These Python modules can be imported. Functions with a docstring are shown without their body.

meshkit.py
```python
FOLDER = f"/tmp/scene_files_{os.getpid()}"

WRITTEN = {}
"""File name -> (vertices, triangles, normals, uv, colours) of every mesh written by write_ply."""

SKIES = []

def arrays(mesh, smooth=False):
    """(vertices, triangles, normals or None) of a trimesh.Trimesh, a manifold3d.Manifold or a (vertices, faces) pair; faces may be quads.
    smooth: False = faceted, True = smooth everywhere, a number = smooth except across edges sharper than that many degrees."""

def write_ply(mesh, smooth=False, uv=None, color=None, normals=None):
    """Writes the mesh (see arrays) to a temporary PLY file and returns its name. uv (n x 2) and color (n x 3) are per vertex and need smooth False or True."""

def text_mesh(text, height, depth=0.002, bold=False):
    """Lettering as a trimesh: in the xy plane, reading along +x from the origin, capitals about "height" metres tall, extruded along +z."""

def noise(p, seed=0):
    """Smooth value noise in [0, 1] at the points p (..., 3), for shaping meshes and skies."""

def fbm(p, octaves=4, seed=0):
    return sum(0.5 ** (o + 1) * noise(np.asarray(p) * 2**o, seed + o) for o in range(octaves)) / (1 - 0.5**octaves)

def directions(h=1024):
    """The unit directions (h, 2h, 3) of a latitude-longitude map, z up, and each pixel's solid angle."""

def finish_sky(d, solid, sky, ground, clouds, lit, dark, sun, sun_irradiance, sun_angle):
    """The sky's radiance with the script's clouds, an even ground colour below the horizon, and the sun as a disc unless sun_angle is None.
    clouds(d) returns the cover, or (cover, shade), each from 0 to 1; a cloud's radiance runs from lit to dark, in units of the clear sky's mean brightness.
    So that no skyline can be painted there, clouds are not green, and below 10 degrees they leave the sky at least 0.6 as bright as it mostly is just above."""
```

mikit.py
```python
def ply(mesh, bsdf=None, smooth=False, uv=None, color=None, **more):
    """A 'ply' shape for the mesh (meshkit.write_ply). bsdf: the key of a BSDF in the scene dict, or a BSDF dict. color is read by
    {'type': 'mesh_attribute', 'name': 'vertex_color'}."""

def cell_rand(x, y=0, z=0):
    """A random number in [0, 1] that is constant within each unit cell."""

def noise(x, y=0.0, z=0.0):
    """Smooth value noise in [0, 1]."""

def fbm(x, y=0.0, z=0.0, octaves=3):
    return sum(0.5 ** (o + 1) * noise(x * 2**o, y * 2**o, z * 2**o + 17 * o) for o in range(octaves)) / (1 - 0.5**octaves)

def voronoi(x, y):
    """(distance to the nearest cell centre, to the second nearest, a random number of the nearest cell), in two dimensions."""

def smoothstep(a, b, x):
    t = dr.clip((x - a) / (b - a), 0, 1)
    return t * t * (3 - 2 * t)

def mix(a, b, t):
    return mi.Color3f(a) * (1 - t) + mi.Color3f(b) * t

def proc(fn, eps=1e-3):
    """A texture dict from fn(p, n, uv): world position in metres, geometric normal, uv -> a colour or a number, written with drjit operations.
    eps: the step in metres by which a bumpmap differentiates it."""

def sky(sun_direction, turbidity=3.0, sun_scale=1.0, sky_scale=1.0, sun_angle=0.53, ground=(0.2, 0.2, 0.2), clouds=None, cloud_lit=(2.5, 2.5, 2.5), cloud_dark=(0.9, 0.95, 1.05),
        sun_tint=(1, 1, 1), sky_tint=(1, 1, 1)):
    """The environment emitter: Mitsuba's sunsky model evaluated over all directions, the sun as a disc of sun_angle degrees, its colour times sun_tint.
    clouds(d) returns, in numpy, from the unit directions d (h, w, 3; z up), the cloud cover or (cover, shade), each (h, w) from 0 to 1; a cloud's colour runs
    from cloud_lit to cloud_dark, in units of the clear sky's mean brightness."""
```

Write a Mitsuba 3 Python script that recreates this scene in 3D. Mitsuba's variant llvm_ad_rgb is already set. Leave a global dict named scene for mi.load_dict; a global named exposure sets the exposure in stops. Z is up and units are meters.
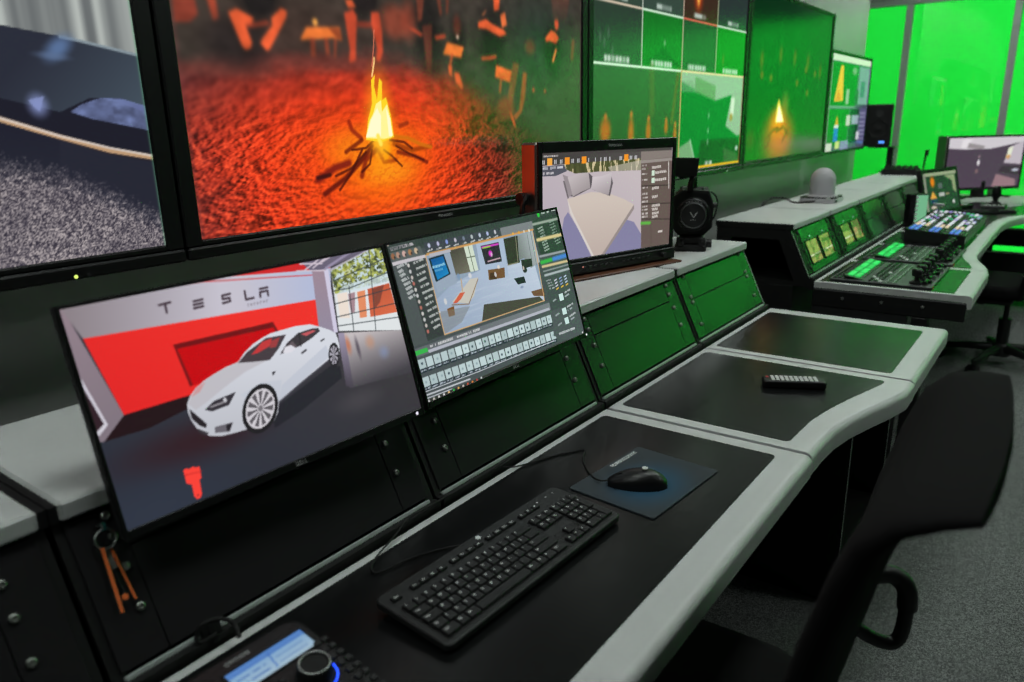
import math, random
import numpy as np, trimesh, mitsuba as mi, drjit as dr
import mikit, meshkit
from scipy.ndimage import gaussian_filter
from shapely.geometry import Polygon
from trimesh.transformations import rotation_matrix

T = mi.ScalarTransform4f
scene, labels = {}, {}
RNG = np.random.default_rng(7)

# ------------------------------------------------------------------ camera, light levels, exposure
CAM_R = np.array([0.59428666, -0.80394989, -0.02208943])
CAM_D = np.array([-0.23554725, -0.14772581, -0.96056992])
CAM_F = np.array([0.76898691, 0.57605699, -0.27715966])
EYE = np.array([0.0, 0.0, 1.40])
scene['camera'] = {'type': 'thinlens', 'fov': math.degrees(2 * math.atan(512 / 748.414)), 'fov_axis': 'x',
                   'aperture_radius': 0.0042, 'focus_distance': 1.75, 'near_clip': 0.02, 'far_clip': 60.0,
                   'to_world': T().look_at(EYE.tolist(), (EYE + CAM_F).tolist(), (-CAM_D).tolist())}
exposure = 0.0
CEILING_LIGHT = 11.0        # radiance of the control room's ceiling panels
STUDIO_LIGHT = 74.0         # radiance of the studio's lamps behind the glass


def area(rgb, weight=1.0):
    rgb = [float(c) for c in np.broadcast_to(rgb, 3)]
    return {'type': 'area', 'radiance': {'type': 'rgb', 'value': rgb}, 'sampling_weight': float(weight)}


# ------------------------------------------------------------------ materials
def pbr(name, col, rough, metallic=0.0, spec=0.5, two=True, **kw):
    tex = col if isinstance(col, dict) else {'type': 'rgb', 'value': [float(c) for c in np.broadcast_to(col, 3)]}
    b = {'type': 'principled', 'base_color': tex, 'roughness': float(rough), 'metallic': float(metallic), 'specular': float(spec), **kw}
    scene[name] = {'type': 'twosided', 'bsdf': b} if two else b
    return name


def carpet_fn(p, n, uv):
    a = mikit.noise(p.x * 430, p.y * 430, p.z * 430)
    b = mikit.fbm(p.x * 210, p.y * 210, 3.0)
    c = mikit.fbm(p.x * 5, p.y * 5, 7.0)
    k = 0.08 + 0.19 * mikit.smoothstep(0.30, 0.80, a * 0.6 + b * 0.4) + 0.02 * (c - 0.5)
    return mi.Color3f(k * 0.98, k * 1.02, k)


def wall_fn(p, n, uv):
    k = 0.36 + 0.012 * (mikit.fbm(p.x * 60, p.y * 60, p.z * 60) - 0.5)
    return mi.Color3f(k * 0.99, k * 1.01, k * 0.98)


def laminate_fn(p, n, uv):
    k = 0.50 + 0.02 * (mikit.fbm(p.x * 8, p.y * 8, p.z * 8) - 0.5) + 0.012 * (mikit.noise(p.x * 300, p.y * 300, p.z * 300) - 0.5)
    return mi.Color3f(k * 0.985, k * 1.0, k * 0.99)


def matrough_fn(p, n, uv):
    return 0.30 + 0.05 * mikit.fbm(p.x * 9, p.y * 9, p.z * 9)


CARPET = pbr('mat_carpet', mikit.proc(carpet_fn), 0.95, spec=0.1)
WALL = pbr('mat_wall_paint', mikit.proc(wall_fn), 0.35, spec=0.5)
WHITE = pbr('mat_white_laminate', mikit.proc(laminate_fn), 0.42)
MAT = pbr('mat_black_desk_inlay', (0.0050, 0.0054, 0.0056), 0.24, spec=0.20)
PANEL = pbr('mat_black_powder_coat', (0.0170, 0.0160, 0.0175), 0.25, spec=0.27)
BLACK = pbr('mat_black_plastic', (0.006, 0.006, 0.0063), 0.36, spec=0.35)
BLACKM = pbr('mat_matt_black_plastic', (0.010, 0.010, 0.0105), 0.6, spec=0.35)
CABINET = pbr('mat_black_cabinet_board', (0.006, 0.006, 0.006), 0.55, spec=0.3)
GREYP = pbr('mat_dark_grey_plastic', (0.014, 0.0145, 0.015), 0.5, spec=0.35)
KEYCAP = pbr('mat_keycap', (0.009, 0.009, 0.0095), 0.5, spec=0.35)
RUBBER = pbr('mat_rubber', (0.008, 0.008, 0.008), 0.75, spec=0.3)
STEEL = pbr('mat_brushed_steel', (0.45, 0.46, 0.45), 0.35, metallic=1.0)
BOLT = pbr('mat_bolt_zinc', (0.30, 0.31, 0.29), 0.42, metallic=1.0)
DARKBOLT = pbr('mat_black_oxide', (0.05, 0.05, 0.05), 0.4, metallic=0.6)
ALU = pbr('mat_aluminium_strip', (0.34, 0.37, 0.36), 0.4, metallic=0.3)
FABRIC = pbr('mat_black_fabric', (0.0052, 0.0048, 0.0052), 0.9, spec=0.12)
CHAIRP = pbr('mat_chair_plastic', (0.008, 0.009, 0.0085), 0.45, spec=0.4)
SURF = pbr('mat_panel_grey', (0.040, 0.042, 0.042), 0.45)
PRINT = pbr('mat_white_print', (0.62, 0.63, 0.62), 0.6)
GREYPRINT = pbr('mat_grey_print', (0.30, 0.30, 0.30), 0.6)
DOMEG = pbr('mat_grey_dome', (0.42, 0.40, 0.43), 0.5)
ORANGE = pbr('mat_orange_webbing', (0.62, 0.13, 0.025), 0.7)
TEAL = pbr('mat_teal_tag', (0.02, 0.16, 0.15), 0.5)
CEIL = pbr('mat_ceiling_tile', (0.10, 0.10, 0.10), 0.9)
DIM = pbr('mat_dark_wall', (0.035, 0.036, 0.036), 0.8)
GREEN = pbr('mat_chroma_green', (0.014, 0.60, 0.050), 0.9, spec=0.0)
FRAME = pbr('mat_grey_frame', (0.40, 0.42, 0.41), 0.45, metallic=0.3)
NAVY = pbr('mat_navy_blind', (0.010, 0.035, 0.050), 0.7)
REDP = pbr('mat_red_button', (0.5, 0.03, 0.03), 0.5)
scene['mat_window_glass'] = {'type': 'thindielectric', 'int_ior': 1.5}
scene['mat_screen_gloss'] = {'type': 'roughplastic', 'diffuse_reflectance': {'type': 'rgb', 'value': 0.004}, 'alpha': 0.035, 'int_ior': 1.5}
scene['mat_screen_matt'] = {'type': 'roughplastic', 'diffuse_reflectance': {'type': 'rgb', 'value': 0.006}, 'alpha': 0.22, 'int_ior': 1.45}
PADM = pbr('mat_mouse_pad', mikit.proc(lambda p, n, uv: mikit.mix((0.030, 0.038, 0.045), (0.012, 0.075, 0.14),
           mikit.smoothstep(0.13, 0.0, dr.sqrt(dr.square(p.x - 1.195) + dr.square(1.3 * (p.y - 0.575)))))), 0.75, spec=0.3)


# ------------------------------------------------------------------ mesh helpers
def merge(*ms):
    ms = [m for g in ms for m in (g if isinstance(g, (list, tuple)) else [g])]
    return trimesh.util.concatenate(ms)


def frame(o, x, y, z):
    m = np.eye(4)
    m[:3, 0], m[:3, 1], m[:3, 2], m[:3, 3] = x, y, z, o
    return m


def put(m, M):
    m = m.copy()
    m.apply_transform(M)
    return m


def rot(axis, deg, at=(0, 0, 0)):
    return rotation_matrix(math.radians(deg), axis, at)


def tr(*p):
    m = np.eye(4)
    m[:3, 3] = p
    return m


def box(lo, hi, c=0.0):
    """A box from corner to corner with edges chamfered by c."""
    lo, hi = np.minimum(lo, hi).astype(float), np.maximum(lo, hi).astype(float)
    if c <= 0:
        return trimesh.creation.box(extents=hi - lo, transform=trimesh.transformations.translation_matrix((lo + hi) / 2))
    c = min(c, 0.45 * float((hi - lo).min()))
    pts = []
    for sx in (0, 1):
        for sy in (0, 1):
            for sz in (0, 1):
                p = np.array([hi[0] if sx else lo[0], hi[1] if sy else lo[1], hi[2] if sz else lo[2]])
                d = np.array([-1 if sx else 1, -1 if sy else 1, -1 if sz else 1]) * c
                for k in range(3):
                    e = d.copy()
                    e[k] = 0
                    pts.append(p + e)
    return trimesh.Trimesh(np.array(pts)).convex_hull


def cbox(center, size, c=0.0):
    center, size = np.array(center, float), np.array(size, float)
    return box(center - size / 2, center + size / 2, c)


def prism(poly, h, z0=0.0):
    """A shapely polygon or a point list in the xy plane, extruded from z0 to z0 + h."""
    poly = poly if isinstance(poly, Polygon) else Polygon(poly)
    m = trimesh.creation.extrude_polygon(poly, abs(h), engine='earcut')
    m.apply_translation([0, 0, min(z0, z0 + h)])
    return m


def prism_x(pts, x0, x1):
    """A polygon of (y, z) points extruded along x."""
    m = prism(pts, x1 - x0)
    m.apply_transform(np.array([[0, 0, 1, x0], [1, 0, 0, 0], [0, 1, 0, 0], [0, 0, 0, 1.0]]))
    return m


def cyl(p0, p1, r, n=20, r1=None):
    p0, p1 = np.array(p0, float), np.array(p1, float)
    return loft([ring(p0, p1 - p0, r, n), ring(p1, p1 - p0, r if r1 is None else r1, n)])


def basis(d):
    d = np.array(d, float) / np.linalg.norm(d)
    a = np.array([0, 0, 1.0]) if abs(d[2]) < 0.9 else np.array([1.0, 0, 0])
    x = np.cross(a, d)
    x /= np.linalg.norm(x)
    return x, np.cross(d, x), d


def ring(c, d, r, n=20):
    x, y, _ = basis(d)
    t = np.arange(n) * 2 * np.pi / n
    return np.array(c) + r * (np.cos(t)[:, None] * x + np.sin(t)[:, None] * y)


def loft(rings, cap=True, closed=False):
    """A skin over rings of equal point counts, their points running anticlockwise about the way forward."""
    k, n = len(rings), len(rings[0])
    v = np.vstack(rings)
    f = []
    for i in range(k if closed else k - 1):
        a, b = i * n, ((i + 1) % k) * n
        for j in range(n):
            jj = (j + 1) % n
            f += [[a + j, a + jj, b + jj], [a + j, b + jj, b + j]]
    if cap and not closed:
        v = np.vstack([v, rings[0].mean(0), rings[-1].mean(0)])
        for j in range(n):
            jj = (j + 1) % n
            f += [[k * n, jj, j], [k * n + 1, (k - 1) * n + j, (k - 1) * n + jj]]
    return trimesh.Trimesh(v, np.array(f), process=False)


def tube(pts, r, n=10, smooth=0, closed=False):
    p = np.array(pts, float)
    for _ in range(smooth):
        q = [] if closed else [p[0]]
        for a, b in zip(p, np.vstack([p[1:], p[:1]]) if closed else p[1:]):
            q += [0.75 * a + 0.25 * b, 0.25 * a + 0.75 * b]
        p = np.array(q if closed else q + [p[-1]])
    m = len(p)
    rings, x = [], None
    for i in range(m):
        d = (p[(i + 1) % m] - p[i - 1]) if closed else p[min(i + 1, m - 1)] - p[max(i - 1, 0)]
        d = d / np.linalg.norm(d)
        x = basis(d)[0] if x is None else x - d * (x @ d)
        x /= np.linalg.norm(x)
        t = np.arange(n) * 2 * np.pi / n
        rr = r[i] if isinstance(r, (list, np.ndarray)) else r
        rings.append(p[i] + rr * (np.cos(t)[:, None] * x + np.sin(t)[:, None] * np.cross(d, x)))
    return loft(rings, closed=closed)


def lathe(profile, at=(0, 0, 0), n=28):
    """(r, z) points from bottom to top turned about z."""
    t = np.arange(n) * 2 * np.pi / n
    rings = [np.stack([max(r, 1e-5) * np.cos(t), max(r, 1e-5) * np.sin(t), np.full(n, z)], 1) + np.array(at) for r, z in profile]
    return loft(rings)


def super_ring(c, ax, ay, a, b, n=28, e=4.0):
    t = np.arange(n) * 2 * np.pi / n
    ct, st = np.cos(t), np.sin(t)
    return np.array(c) + (a * np.sign(ct) * np.abs(ct) ** (2 / e))[:, None] * np.array(ax) + (b * np.sign(st) * np.abs(st) ** (2 / e))[:, None] * np.array(ay)


def rrect(w, h, r, n=5):
    """A rounded rectangle about the origin as a shapely polygon."""
    pts = []
    for cx, cy, a in ((w / 2 - r, h / 2 - r, 0), (-w / 2 + r, h / 2 - r, 90), (-w / 2 + r, -h / 2 + r, 180), (w / 2 - r, -h / 2 + r, 270)):
        for k in range(n + 1):
            t = math.radians(a + 90 * k / n)
            pts.append((cx + r * math.cos(t), cy + r * math.sin(t)))
    return Polygon(pts)


def sweep_xy(path, prof):
    """A closed profile of (outward, z) points carried along an xy path, outward being to the right of the way along."""
    p = np.array(path, float)
    rings = []
    for i in range(len(p)):
        d = p[min(i + 1, len(p) - 1)] - p[max(i - 1, 0)]
        d /= np.linalg.norm(d)
        o = np.array([d[1], -d[0]])
        rings.append(np.array([[p[i][0] + o[0] * a, p[i][1] + o[1] * a, z] for a, z in prof]))
    m = loft(rings)
    m.fix_normals()
    return m


def text(s, height, depth=0.0006, bold=False):
    m = meshkit.text_mesh(s, height, depth, bold)
    m.apply_translation([-(m.bounds[0][0] + m.bounds[1][0]) / 2, -height / 2, 0])
    return m


# ------------------------------------------------------------------ scene entries
def free(key):
    if key not in labels and key not in scene and not any(k.startswith(key + '__') for k in scene):
        return key
    i = 1
    while True:
        k = f'{key}_{i:03d}'
        if k not in labels and k not in scene and not any(q.startswith(k + '__') for q in scene):
            return k
        i += 1


def thing(name, label, cat, group=None, kind=None):
    key = free(name)
    labels[key] = {'label': label, 'category': cat}
    if group:
        labels[key]['group'] = group
    if kind:
        labels[key]['kind'] = kind
    return key


def struct(name, mesh, mat, label, cat, **kw):
    scene[name] = mikit.ply(mesh, mat, **kw)
    labels[name] = {'label': label, 'category': cat, 'kind': 'structure'}
    return name


def part(parent, name, mesh, mat, label=None, smooth=False, kind=None, emit=None, **kw):
    key = free(f'{parent}__{name}')
    scene[key] = mikit.ply(mesh, mat, smooth=smooth, **kw)
    if emit is not None:
        scene[key]['emitter'] = emit
    if label or kind:
        labels[key] = {}
        if label:
            labels[key]['label'] = label
        if kind:
            labels[key]['kind'] = kind
    return key


def shared(parent, name, shape, M, label=None):
    """One more entry that reuses a ply dict under another transform."""
    key = free(f'{parent}__{name}')
    scene[key] = {**shape, 'to_world': T(np.array(M, float).tolist())}
    if label:
        labels[key] = {'label': label}
    return key


def single(name, mesh, mat, label, cat, group=None, smooth=False, kind=None):
    key = thing(name, label, cat, group, kind)
    scene[key] = mikit.ply(mesh, mat, smooth=smooth)
    return key


# ------------------------------------------------------------------ pictures on the screens, drawn as functions of the place on the screen
class Pic:
    """Colours (sRGB, 0 to 255) at the points u, v of a screen; u runs to the right, v upwards."""

    def __init__(self, nx, ny):
        self.nx, self.ny = nx, ny
        v, u = np.meshgrid(np.linspace(0, 1, ny), np.linspace(0, 1, nx), indexing='ij')
        self.u, self.v = u.ravel(), v.ravel()
        self.c = np.zeros((nx * ny, 3))

    def inside(self, pts):
        """How much of the cell round each point lies in the polygon, 0 to 1."""
        p = np.array(pts, float)
        du, dv = 1 / (self.nx - 1), 1 / (self.ny - 1)
        on = np.zeros(len(self.u))
        near = (self.u >= p[:, 0].min() - du) & (self.u <= p[:, 0].max() + du) & (self.v >= p[:, 1].min() - dv) & (self.v <= p[:, 1].max() + dv)
        idx = np.nonzero(near)[0]
        for ou, ov in ((-0.125, -0.375), (0.375, -0.125), (0.125, 0.375), (-0.375, 0.125)):
            uu, vv = self.u[idx] + ou * du, self.v[idx] + ov * dv
            w = np.zeros(len(idx), bool)
            for (x0, y0), (x1, y1) in zip(p, np.roll(p, -1, 0)):
                if y0 == y1:
                    continue
                w ^= ((y0 > vv) != (y1 > vv)) & (uu < (x1 - x0) * (vv - y0) / (y1 - y0) + x0)
            on[idx] += 0.25 * w
        return on

    def blend(self, w, col):
        col = np.asarray(col, float)
        w = np.asarray(w, float)[:, None]
        self.c = self.c * (1 - w) + w * col
        return self

    def poly(self, pts, col, a=1.0):
        return self.blend(self.inside(pts) * a, col)

    def fade(self, pts, c0, c1, g0, g1, a=1.0):
        """A polygon whose colour runs from c0 at point g0 to c1 at point g1."""
        g0, g1 = np.array(g0, float).reshape(2), np.array(g1, float).reshape(2)
        d = g1 - g0
        t = np.clip(((self.u - g0[0]) * d[0] + (self.v - g0[1]) * d[1]) / (d @ d), 0, 1)[:, None]
        return self.blend(self.inside(pts) * a, np.array(c0, float) * (1 - t) + np.array(c1, float) * t)

    def rect(self, u0, v0, u1, v1, col, a=1.0):
        return self.blend(((self.u >= u0) & (self.u <= u1) & (self.v >= v0) & (self.v <= v1)) * a, col)

    def line(self, pts, wd, col, a=1.0, aspect=16 / 9):
        w = np.zeros(len(self.u))
        for p, q in zip(pts[:-1], pts[1:]):
            ax, ay, bx, by = p[0] * aspect, p[1], q[0] * aspect, q[1]
            dx, dy = bx - ax, by - ay
            t = np.clip(((self.u * aspect - ax) * dx + (self.v - ay) * dy) / (dx * dx + dy * dy + 1e-12), 0, 1)
            d = np.hypot(self.u * aspect - ax - t * dx, self.v - ay - t * dy)
            w = np.maximum(w, np.clip(1.5 - d / (wd / 2), 0, 1))
        return self.blend(w * a, col)

    def spot(self, c, rx, ry, col, a=1.0, soft=1.0, ang=0.0, aspect=16 / 9):
        """An ellipse; soft 0 = hard edge, 1 = fades from its centre."""
        x, y = (self.u - c[0]) * aspect, self.v - c[1]
        ca, sa = math.cos(math.radians(ang)), math.sin(math.radians(ang))
        d = np.hypot((x * ca + y * sa) / rx, (-x * sa + y * ca) / ry)
        w = np.clip((1 - d) / max(soft, 0.02), 0, 1)
        return self.blend(w * w * (3 - 2 * w) * a, col)

    def noise(self, su, sv, seed=0, octaves=3):
        return meshkit.fbm(np.stack([self.u * su, self.v * sv, np.full_like(self.u, 0.37)], -1), octaves, seed)

    def blur(self, s):
        for k in range(3):
            self.c[:, k] = gaussian_filter(self.c[:, k].reshape(self.ny, self.nx), s).ravel()
        return self

    def glyphs(self, p, q, hgt, col, seed=0, a=0.9, fill=0.6):
        """A row of small marks, as far-off lettering: from p to q, hgt tall (v)."""
        rr = np.random.default_rng(seed)
        p, q = np.array(p, float), np.array(q, float)
        n = max(2, int(np.hypot((q[0] - p[0]) * 16 / 9, q[1] - p[1]) / (hgt * 0.55)))
        t = ((self.u - p[0]) * (q[0] - p[0]) + (self.v - p[1]) * (q[1] - p[1])) / ((q - p) @ (q - p))
        off = self.v - (p[1] + t * (q[1] - p[1]))
        i = np.clip((t * n).astype(int), 0, n - 1)
        on = rr.random(n) < fill + 0.25
        w = (t >= 0) & (t < 1) & (np.abs(off) < hgt / 2) & on[i] & ((t * n) % 1 < 0.75)
        return self.blend(w * a, col)


def display(parent, o, u, v, w, h, pic, mat='mat_screen_matt', gain=1.0, weight=1.0, name='display', label=None):
    """A lit screen: a grid from its lower left corner o, w along u and h along v, giving off the colours of pic."""
    o, u, v = np.array(o, float), np.array(u, float), np.array(v, float)
    P = o + (pic.u * w)[:, None] * u + (pic.v * h)[:, None] * v
    c = np.clip(pic.c, 0, 255) / 255
    lin = np.where(c <= 0.04045, c / 12.92, ((c + 0.055) / 1.055) ** 2.4) * gain
    i = np.arange((pic.ny - 1) * (pic.nx - 1))
    a = i // (pic.nx - 1) * pic.nx + i % (pic.nx - 1)
    f = np.vstack([np.stack([a, a + 1, a + pic.nx + 1], 1), np.stack([a, a + pic.nx + 1, a + pic.nx], 1)])
    n = np.cross(u, v)
    k = np.array([o, o + u * 0.001, o + v * 0.001]) - n * 0.0005 + (u + v) * 0.001
    P, lin = np.vstack([k, P]), np.vstack([np.repeat(lin.mean(0)[None], 3, 0), lin])
    f = np.vstack([[[0, 1, 2]], f + 3])
    return part(parent, name, trimesh.Trimesh(P, f, process=False), mat, label, color=lin,
                emit={'type': 'area', 'radiance': {'type': 'mesh_attribute', 'name': 'vertex_color'}, 'sampling_weight': float(weight)})


def lamp_dot(parent, name, at, n, r, rgb, label=None):
    """A small lit dot facing n."""
    x, y, z = basis(n)
    t = np.arange(10) * 2 * np.pi / 10
    v = np.vstack([np.array(at) + r * (np.cos(t)[:, None] * x + np.sin(t)[:, None] * y), [np.array(at) + z * r * 0.4]])
    f = np.array([[j, (j + 1) % 10, 10] for j in range(10)])
    return part(parent, name, trimesh.Trimesh(v, f, process=False), BLACK, label, emit=area(rgb, 0.01))


# ================================================================== the setting
WALL_Y, GLASS_X, WALL_END = 1.50, 7.90, 6.74
struct('floor', box((-2.4, -4.2, -0.05), (GLASS_X, 3.0, 0.0)), CARPET, 'grey speckled loop pile carpet across the control room floor', 'floor')
struct('wall_back', box((-2.4, WALL_Y, 0.0), (WALL_END, WALL_Y + 0.16, 3.0)), WALL, 'grey painted wall that carries the row of large screens', 'wall')
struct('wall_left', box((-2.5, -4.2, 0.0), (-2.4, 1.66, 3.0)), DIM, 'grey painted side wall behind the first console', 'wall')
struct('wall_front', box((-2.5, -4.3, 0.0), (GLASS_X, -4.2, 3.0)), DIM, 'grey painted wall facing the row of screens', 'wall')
struct('wall_side', box((WALL_END, 2.9, 0.0), (GLASS_X, 3.0, 3.0)), WALL, 'grey wall of the recess beside the glass partition', 'wall')
struct('wall_recess', box((WALL_END - 0.1, WALL_Y + 0.16, 0.0), (WALL_END, 3.0, 3.0)), WALL, 'short return wall at the end of the screen wall', 'wall')
struct('ceiling', box((-2.5, -4.3, 3.0), (GLASS_X + 0.1, 3.0, 3.08)), CEIL, 'pale tiled ceiling over the control room', 'ceiling')
GLASS_TOP = 2.345
struct('wall_header', box((GLASS_X - 0.04, -4.2, GLASS_TOP + 0.05), (GLASS_X + 0.10, 3.0, 3.0)), WALL, 'grey painted strip of wall above the glass partition', 'wall')

# the glass partition: frame and panes
win = 'window_1'
labels[win] = {'label': 'floor to ceiling glass partition in grey frames before the green studio', 'category': 'glass partition', 'kind': 'structure'}
MULL = [2.85, 1.415, 0.60, -0.62, -1.84, -3.06, -4.15]
part(win, 'bottom_rail', box((GLASS_X - 0.03, -4.2, 0.0), (GLASS_X + 0.03, 3.0, 0.06), 0.004), FRAME)
part(win, 'top_rail', box((GLASS_X - 0.03, -4.2, GLASS_TOP), (GLASS_X + 0.03, 3.0, GLASS_TOP + 0.05), 0.004), FRAME)
for y in MULL:
    part(win, 'mullion', box((GLASS_X - 0.035, y - 0.028, 0.06), (GLASS_X + 0.035, y + 0.028, GLASS_TOP), 0.004), FRAME)
for y1, y0 in zip(MULL[:-1], MULL[1:]):
    a, b = y0 + 0.028, y1 - 0.028
    v = np.array([[GLASS_X, a, 0.06], [GLASS_X, b, 0.06], [GLASS_X, b, GLASS_TOP], [GLASS_X, a, GLASS_TOP]])
    part(win, 'pane', trimesh.Trimesh(v, [[0, 1, 2], [0, 2, 3]], process=False), 'mat_window_glass')

# the green studio behind the glass
struct('wall_studio', box((10.9, -5.6, 0.0), (11.0, 4.6, 3.4)), GREEN, 'bright chroma green wall of the studio behind the glass', 'wall')
struct('wall_studio_side', box((GLASS_X + 0.1, 4.5, 0.0), (10.9, 4.6, 3.4)), GREEN, 'chroma green side wall of the studio', 'wall')
struct('wall_studio_far', box((GLASS_X + 0.1, -5.6, 0.0), (10.9, -5.5, 3.4)), GREEN, 'far chroma green side wall of the studio', 'wall')
struct('floor_studio', box((GLASS_X + 0.03, -5.6, -0.05), (11.0, 4.6, 0.0)), GREEN, 'chroma green painted floor of the studio', 'floor')
struct('ceiling_studio', box((GLASS_X + 0.1, -5.6, 3.4), (11.0, 4.6, 3.48)), CABINET, 'black painted studio ceiling', 'ceiling')

# lamps: ceiling panels here, studio floods there
CL = [(x, 0.50) for x in (-0.9, 0.7, 2.3, 3.9, 5.5)] + [(x, -1.6) for x in (2.9, 4.9)] + [(6.5, 0.9)]
CL_AT = ['above the near end of the screens', 'above the white car monitor', 'above the cine camera end of the near consoles', 'above the open end of the far consoles', 'above the far switcher panel',
         'above the carpet behind the near worktops', 'above the carpet behind the far worktops', 'above the loudspeaker by the glass']
for (x, y), where in zip(CL, CL_AT):
    k = thing('ceiling_light', 'square white ceiling light panel ' + where, 'ceiling light', 'ceiling light panels')
    part(k, 'light_frame', merge(*[box((x + sx[0], y + sx[1], 2.985), (x + sx[2], y + sx[3], 3.0)) for sx in
         ((-0.31, -0.31, 0.31, -0.29), (-0.31, 0.29, 0.31, 0.31), (-0.31, -0.29, -0.29, 0.29), (0.29, -0.29, 0.31, 0.29))]), FRAME)
    v = np.array([[x - 0.29, y - 0.29, 2.99], [x - 0.29, y + 0.29, 2.99], [x + 0.29, y + 0.29, 2.99], [x + 0.29, y - 0.29, 2.99]])
    part(k, 'diffuser', trimesh.Trimesh(v, [[0, 1, 2], [0, 2, 3]], process=False), CEIL, emit=area(np.array([0.91, 1.0, 0.945]) * CEILING_LIGHT, 2.0))
for y, where in ((3.0, 'at the end behind the screen wall'), (1.2, 'before the corner mullion'), (-0.6, 'behind the second glass pane'), (-2.4, 'behind the fourth glass pane'), (-4.2, 'at the far side wall')):
    k = thing('studio_flood', 'black flood lamp under the studio ceiling ' + where, 'studio lamp', 'studio flood lamps')
    M = frame((8.25, y, 3.06), (0, -1, 0), (math.sin(math.radians(28)), 0, math.cos(math.radians(28))), (-math.cos(math.radians(28)), 0, math.sin(math.radians(28))))
    part(k, 'housing', put(cbox((0, 0, 0.08), (0.62, 0.34, 0.14), 0.01), M), BLACKM)
    q = np.array([[-0.28, -0.14, -0.002], [-0.28, 0.14, -0.002], [0.28, 0.14, -0.002], [0.28, -0.14, -0.002]])
    part(k, 'lens', put(trimesh.Trimesh(q, [[0, 1, 2], [0, 2, 3]], process=False), M), BLACKM, emit=area(np.array([1.0, 1.0, 0.95]) * STUDIO_LIGHT * (3.0 if y < -2 else 1.0), 4.0))
    part(k, 'bracket', box((8.2, y - 0.02, 3.1), (8.26, y + 0.02, 3.4)), BLACKM)
k = thing('roller_blind', 'dark navy roller blind box at the top of the glass partition', 'blind')
part(k, 'cassette', box((GLASS_X - 0.17, -3.9, 2.305), (GLASS_X - 0.05, 0.575, 2.70), 0.012), NAVY)
part(k, 'bottom_bar', box((GLASS_X - 0.13, -3.88, 2.29), (GLASS_X - 0.10, 0.56, 2.305), 0.003), BLACKM)


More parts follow.
